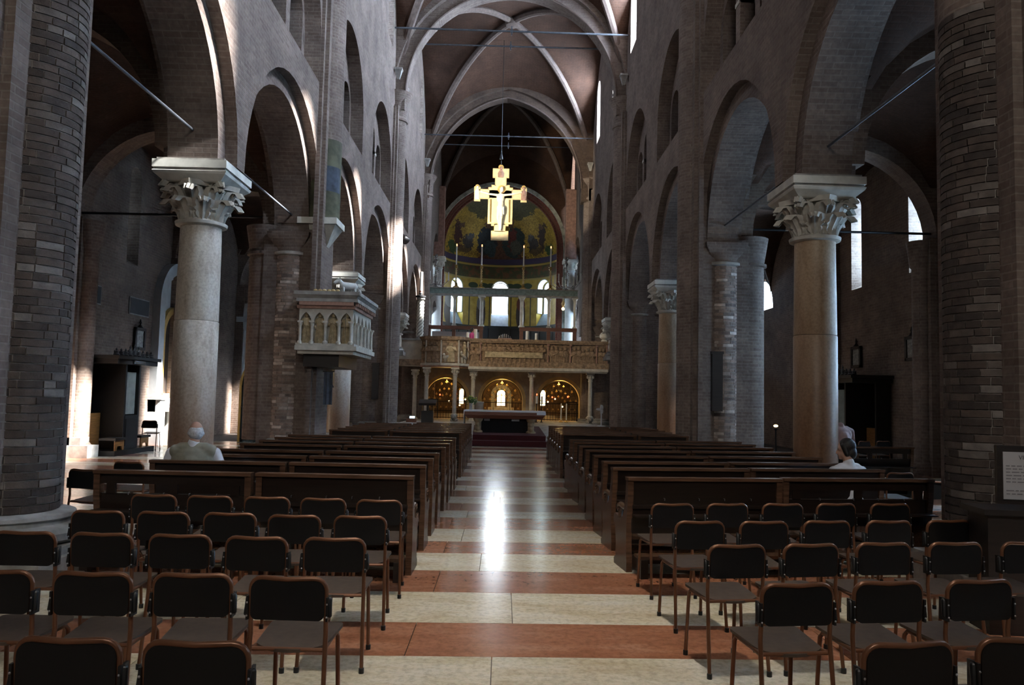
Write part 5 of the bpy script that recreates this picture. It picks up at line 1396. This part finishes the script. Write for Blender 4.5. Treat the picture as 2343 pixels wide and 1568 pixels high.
for y, z, lb in ((19.12, 3.72, 'dark blank stone plaque nearer the pier on left aisle wall'), (21.8, 3.66, 'dark blank stone plaque above the left confessional print')):
    t = thing('wall_plaque', lb, 'plaque', (-10.18, y, z), -PI/2, 'plaques on left aisle wall')
    m = MB(); m.box(-.55, .55, 0, .03, 0, .42); m.build('tablet', 'slate', t); m = MB(); m.box(-.58, .58, 0, .02, -.03, .45); m.build('rim', 'stone_grey', t)
# stone plinth blocks at the wall left of the confessional
t = thing('stone_blocks', 'two low grey stone blocks stacked beside near pier in left aisle', 'blocks', (-9.75, 18.35, 0))
m = MB(); m.box(-.35, .3, -.25, .25, 0, .28); m.build('lower_block', 'stone_grey', t); m = MB(); m.box(-.35, .1, -.2, .2, .28, .46); m.build('upper_block', 'stone_grey', t)
# side altar in the left aisle
t = thing('side_altar', 'gilt-framed altarpiece under a white arch on the left aisle wall', 'altar', (-10.2, 24.0, 0), -PI/2)
Fl = lambda u, z, d: (u, d, z)
m = MB(); band(m, Fl, 0, .95, 1.30, 4.15, 0.0, 0, .22, 24, 3.2); m.build('white_arch', 'plaster_white', t)
m = MB(); band(m, Fl, 0, .82, .97, 4.15, 0.0, 0, .10, 24, .1); m.box(-.95, .95, 0, .05, 3.9, 5.05); m.build('white_lunette', 'plaster_white', t)
m = MB(); band(m, Fl, 0, .72, .92, 3.2, 0.0, .03, .16, 24, 1.75); m.box(-.92, .92, .03, .16, 1.35, 1.48); m.build('gilt_frame', 'gold', t)
m = MB(); us = [-.74*math.cos(PI*i/16) for i in range(17)]; m.prism([(-.74, 1.45), (.74, 1.45)]+[(u, top_of((0, .74, 0, 3.2, 0))(u)) for u in reversed(us)], lambda a, b_, d: (a, d, b_), .04, .07); m.build('dark_painting', 'paint_dark', t)
for x in (-1.12, 1.12):
    m = MB(); m.box(x-.18, x+.18, 0, .35, 0, 1.3); m.box(x-.22, x+.22, 0, .4, 1.3, 1.4); m.build('pedestal', 'plaster_white', t)
m = MB(); m.box(-.95, .95, .05, .75, .95, 1.08); m.build('mensa', 'stone_grey', t)
m = MB(); m.box(-.85, .85, .1, .6, 0, .95); m.build('altar_front', 'stone', t)
for k in range(5): inst('figure', FIGW[k % 3], t, (-.6+k*.3, .62, .12), (0, 0, PI), (.8, .5, .78))
m = MB(); m.box(-.9, .9, .1, .3, 1.08, 1.34); m.build('retable', 'plaster_white', t)
m = MB(); m.ell((.75, .45, 1.12), .04, 8, 6); m.build('votive_light', 'votive', t)
# second side altar further along
t = thing('side_altar', 'dim columned stone altarpiece further along the left aisle', 'altar', (-10.2, 30.9, 0), -PI/2)
m = MB(); m.box(-1.2, 1.2, 0, .25, .9, 1.3); m.build('base', 'plaster_white', t)
for x in (-1.0, 1.0):
    m = MB(); m.box(x-.22, x+.22, .1, .55, 1.3, 1.9); m.lathe([(.20, 1.9), (.16, 2.0), (.14, 3.9), (.18, 3.95), (.24, 4.2)], 16, (x, .32, 0)); m.box(x-.28, x+.28, .05, .6, 4.2, 4.4); m.build('flanking_column', 'plaster_white', t)
m = MB(); m.box(-.85, .85, .02, .08, 1.4, 4.1); m.build('dark_painting', 'paint_dark', t)
m = MB(); band(m, Fl, 0, .95, 1.25, 4.4, 0.0, .05, .5, 20); m.build('arched_pediment', 'plaster_white', t)
# arched wire gate in the far left aisle
t = thing('wire_gate', 'arched wire-mesh gate with shiny rim in the left aisle', 'gate', (-7.2, 24.9, 0))
m = MB(); band(m, Fl, 0, 1.05, 1.12, 1.75, 0.0, -.04, .04, 24, 1.75); m.build('arched_rim', 'brass', t)
us = [-1.05*math.cos(PI*i/16) for i in range(17)]
m = MB(); m.prism([(-1.05, .0), (1.05, .0)]+[(u, top_of((0, 1.05, 0, 1.75, 0))(u)) for u in reversed(us)], lambda a, b_, d: (a, d, b_), .03, .05); m.build('backing', 'mesh_blue', t)
for k in range(17):
    u = -1.0+k*.125; zt_ = top_of((0, 1.05, 0, 1.75, 0))(u)
    m = MB(); m.tube([(u, 0, 0), (u, 0, zt_)], .008, 4); m.build('upright_bar', 'iron', t)
for z in (.1, 1.1, 1.75):
    m = MB(); m.box(-1.05, 1.05, -.02, .02, z-.02, z+.02); m.build('cross_bar', 'iron', t)
# right aisle: portal frame at far end and small lamp
t = thing('inner_porch', 'dark timber inner porch in the far right aisle', 'porch', (8.6, 33.5, 0))
m = MB(); m.box(-1.3, 1.3, 0, 1.6, 0, 3.3); m.build('body', 'wood_dark', t); m = MB(); m.box(-1.45, 1.45, -.15, 1.7, 3.3, 3.5); m.build('cornice', 'stone', t)
for x in (-.65, .65):
    m = MB(); m.box(x-.55, x+.55, -.05, 0, .1, 3.0); m.build('door_leaf', 'wood_dark', t)
t = thing('votive_lamp', 'tiny red and white light low in the right aisle', 'lamp', (7.1, 20.3, 0))
m = MB(); m.lathe([(.12, 0), (.02, .05), (.02, .9), (.06, .95)], 10); m.build('stand', 'iron', t); m = MB(); m.ell((0, 0, 1.02), (.06, .06, .035), 10, 6); m.build('light', 'bulb', t)
# wall plug details on piers: wooden boards with panel
for s, y, lb in ((-1, 29.35, 'left'), (1, 17.78, 'right')):
    t = thing('notice_case', 'narrow dark wooden case fixed on the %s pier' % lb, 'case', (X(s, .35), y, 1.4))
    m = MB(); m.box(-.12, .12, -.06, .06, 0, 1.3); m.build('case', 'wood_dark', t); m = MB(); m.box(-.14, .14, -.07, .07, 1.3, 1.36); m.build('case_top', 'wood_dark', t)

# ================================================================== PEOPLE
def rem(o, v):
    r_ = o.modifiers.new('rm', 'REMESH'); r_.mode = 'VOXEL'; r_.voxel_size = v; r_.use_smooth_shade = True
    sm = o.modifiers.new('sm', 'SMOOTH'); sm.iterations = 4; sm.factor = .5
    return o
def hand(m, w, d, up_v, sg, r=.009):
    w = Vector(w); d = Vector(d).normalized(); u = Vector(up_v).normalized(); q = d.cross(u).normalized()
    m.caps(w, w+d*.075, .026, .034, 10)
    for k, L in enumerate((.062, .075, .070, .055)):
        b_ = w+d*.085+q*(k-1.5)*.019; c = b_+d*L*.55-u*.012; e = c+d*L*.45-u*.028
        m.caps(b_, c, r, r*.9, 6); m.caps(c, e, r*.9, r*.75, 6)
    b_ = w+d*.03+q*sg*.032; c = b_+d*.035+q*sg*.022; m.caps(b_, c, r*1.15, r, 6); m.caps(c, c+d*.03-u*.012, r, r*.8, 6)
def seated(name, label, loc, rz, P):
    t = thing(name, label, 'person', loc, rz)
    hz = P['hip']; lean = P.get('lean', 0); W = P.get('w', .19); sh = hz+P.get('torso', .46)
    ht = Vector((P.get('hx', 0), lean+P.get('hy', 0), sh+P.get('neck', .20))); yaw = P.get('yaw', 0); ptc = P.get('nod', 0)
    HM = (Matrix.Rotation(yaw, 3, 'Z') @ Matrix.Rotation(-ptc, 3, 'X'))
    hp = lambda x, y, z: ht+HM @ Vector((x, y, z))
    m = MB()
    # head: faces +y before turning
    m.ell(hp(0, -.008, .028), (.074, .093, .098), 18, 12, HM); m.ell(hp(0, .028, -.045), (.058, .062, .065), 14, 9, HM)
    m.caps(hp(0, .082, .012), hp(0, .108, -.026), .010, .016, 8); m.ell(hp(0, .085, -.062), (.024, .012, .008), 8, 6, HM); m.ell(hp(0, .075, -.092), (.024, .02, .018), 8, 6, HM)
    for sg in (-1, 1):
        m.ell(hp(sg*.075, -.005, -.008), (.010, .020, .032), 8, 6, HM); m.ell(hp(sg*.032, .078, .012), (.014, .010, .008), 8, 6, HM); m.ell(hp(sg*.034, .083, .032), (.022, .008, .006), 8, 6, HM)
    m.caps(ht+Vector((0, -.02, -.06)), (0, lean-.02, sh+.02), .052, .060, 12)
    def torso(m, g):
        m.ell((0, 0, hz+.02), (.175+g, .13+g, .13), 16, 9); m.caps((0, .0, hz+.08), (0, lean*.6, sh-.16), .125+g, .135+g, 14)
        m.ell((0, lean*.8, sh-.12), (W-.01+g, .115+g, .17), 16, 10); m.caps((-W+.05, lean-.01, sh-.035), (W-.05, lean-.01, sh-.035), .060+g, .060+g, 12)
        m.caps((-W*.55, lean-.02, sh-.0), (W*.55, lean-.02, sh-.0), .045+g, .045+g, 12)
    torso(m, 0)
    arms = {}
    for sg in (-1, 1):
        S = Vector((sg*(W+.005), lean, sh-.05)); E_ = S+Vector((sg*P.get('spread', .06), .05, -.27)); Wr = E_+Vector((-sg*.10, .22, -.02))
        arms[sg] = (S, E_, Wr)
        m.caps(S, E_, .050, .040, 10); m.caps(E_, Wr, .040, .028, 10); hand(m, Wr, (-sg*.4, 1, -.05), (0, 0, 1), -sg)
        K = Vector((sg*.12, .42, hz+.01)); m.caps((sg*.09, .02, hz), K, .085, .060, 12); A_ = K+Vector((0, -.02, -.40)); m.caps(K, A_, .058, .036, 12); m.caps(A_+Vector((0, -.03, -.015)), A_+Vector((0, .15, -.03)), .034, .030, 10)
    rem(m.build('body', 'skin', t), .011)
    for piece in P['clothes']:
        kind, mat, g = piece
        m = MB()
        if kind == 'vest': torso(m, g)
        if kind == 'shirt':
            torso(m, g)
            for sg in (-1, 1):
                S, E_, Wr = arms[sg]; m.caps(S, E_, .056+g, .055+g, 10)
                if P.get('long'): m.caps(E_, E_+(Wr-E_)*.9, .046+g, .036+g, 10)
            m.caps((0, lean-.02, sh+.0), (0, lean-.018, sh+.055), .068, .064, 14)
        if kind == 'trousers':
            m.ell((0, 0, hz), (.185, .14, .12), 14, 8)
            for sg in (-1, 1):
                K = Vector((sg*.12, .42, hz+.01)); m.caps((sg*.09, .02, hz), K, .097, .074, 12); m.caps(K, K+Vector((0, -.02, -.38)), .072, .055, 12)
        rem(m.build(kind, mat, t), .011)
    hs = P['hair']
    m = MB()
    if hs == 'bald':
        m.ell(hp(0, -.026, .006), (.082, .084, .088), 16, 9, HM); m.caps(hp(-.074, -.01, .0), hp(-.068, -.05, -.01), .016, .02, 8); m.caps(hp(.074, -.01, .0), hp(.068, -.05, -.01), .016, .02, 8)
        rem(m.build('hair', 'hair_white', t), .008)
    else:
        m.ell(hp(0, -.022, .040), (.086, .098, .098), 18, 11, HM); m.ell(hp(0, -.055, -.035), (.082, .062, .085), 16, 10, HM); m.caps(hp(-.06, .02, .05), hp(-.070, .0, -.05), .035, .03, 8); m.caps(hp(.06, .02, .05), hp(.070, .0, -.05), .035, .03, 8)
        rem(m.build('hair', P.get('hairmat', 'hair_dark'), t), .008)
    return t
seated('person', 'seated person with white hair, grey vest and white shirt in left pew', (-3.37, 8.66, 0), R(8), dict(hip=.50, torso=.495, neck=.165, w=.225, lean=.03, yaw=R(22), nod=R(6), hx=.01, spread=.09, clothes=[('shirt', 'shirt_white', .006), ('vest', 'vest', .022), ('trousers', 'trousers', 0)], hair='bald'))
seated('person', 'seated person with dark hair and white top in right pew', (4.06, 9.12, 0), R(10), dict(hip=.505, torso=.40, w=.175, lean=.05, yaw=R(62), nod=R(8), hx=-.01, hy=.02, clothes=[('shirt', 'shirt_white', .008), ('trousers', 'trousers', 0)], hair='short'))
seated('person', 'person in pale pink shirt bowed behind the right column', (6.22, 14.2, 0), R(10), dict(hip=.72, torso=.46, w=.21, lean=.14, hy=.24, neck=.02, yaw=0, nod=R(60), clothes=[('shirt', 'shirt_pink', .01), ('trousers', 'trousers', 0)], hair='short', hairmat='hair_dark'))
seated('person', 'small person in magenta top sitting behind the gallery rail', (-1.62, 39.75, 3.87), R(-120), dict(hip=.44, torso=.42, w=.18, lean=.02, yaw=R(20), clothes=[('shirt', 'magenta', .01), ('trousers', 'trousers', 0)], hair='short'))
# pew for the bowed person and bench of the gallery sitter
place_pew('Ro', 1.56, True, 6.5, 13.85, .1, 'dark pew in the right aisle behind the near marble column')
t = thing('choir_bench', 'low wooden bench behind the gallery rail', 'bench', (-1.6, 39.8, 3.35))
m = MB(); m.box(-.5, .5, -.2, .2, .42, .86); m.build('seat', 'wood_dark', t)
for x in (-.42, .42):
    m = MB(); m.box(x-.04, x+.04, -.18, .18, 0, .42); m.build('leg', 'wood_dark', t)

# ================================================================== LAMPS, REAL AND ADDED
def floodlight(loc, target, power, color, ang, label, soft=.15, blend=.5, arm=(0, 0, .5)):
    t = thing('floodlight', label, 'lamp', loc)
    d = (Vector(target)-Vector(loc)).normalized(); q = d.to_track_quat('-Z', 'Y').to_euler()
    m = MB(); m.lathe([(.10, .25), (.14, .2), (.17, .02), (.16, .02), (.12, .18)], 16); h = m.build('housing', 'iron', t); h.rotation_euler = q
    m = MB(); m.tube([(0, 0, .2), (arm[0]*.5, arm[1]*.5, max(.22, arm[2]*.6)), arm], .02, 6); m.build('arm', 'iron', t)
    light('SPOT', 'floodlight_beam', Vector(loc)+d*.05, target, power, color, spot_size=R(ang), spot_blend=blend, shadow_soft_size=soft)
floodlight((.2, 4.6, 15.5), (.2, 6.6, 0), 4600, (1.0, .92, .78), 31, 'added floodlight high above the chairs, brightening the floor', .5, .8)  # unseen lamp, added to brighten the floor around the chairs
floodlight((5.2, 38.4, 9.0), (4.9, 36.5, 9.6), 60, (1.0, .55, .2), 120, 'warm floodlight inside the right gallery')
floodlight((-3.90, 30.35, 7.6), (1.2, 39.2, 3.7), 1300, (1.0, .80, .52), 50, 'added floodlight on the third left pier, brightening the carved gallery', .08, .6, (-.25, -.2, .25))  # lamp added on the pier to brighten the relief parapet
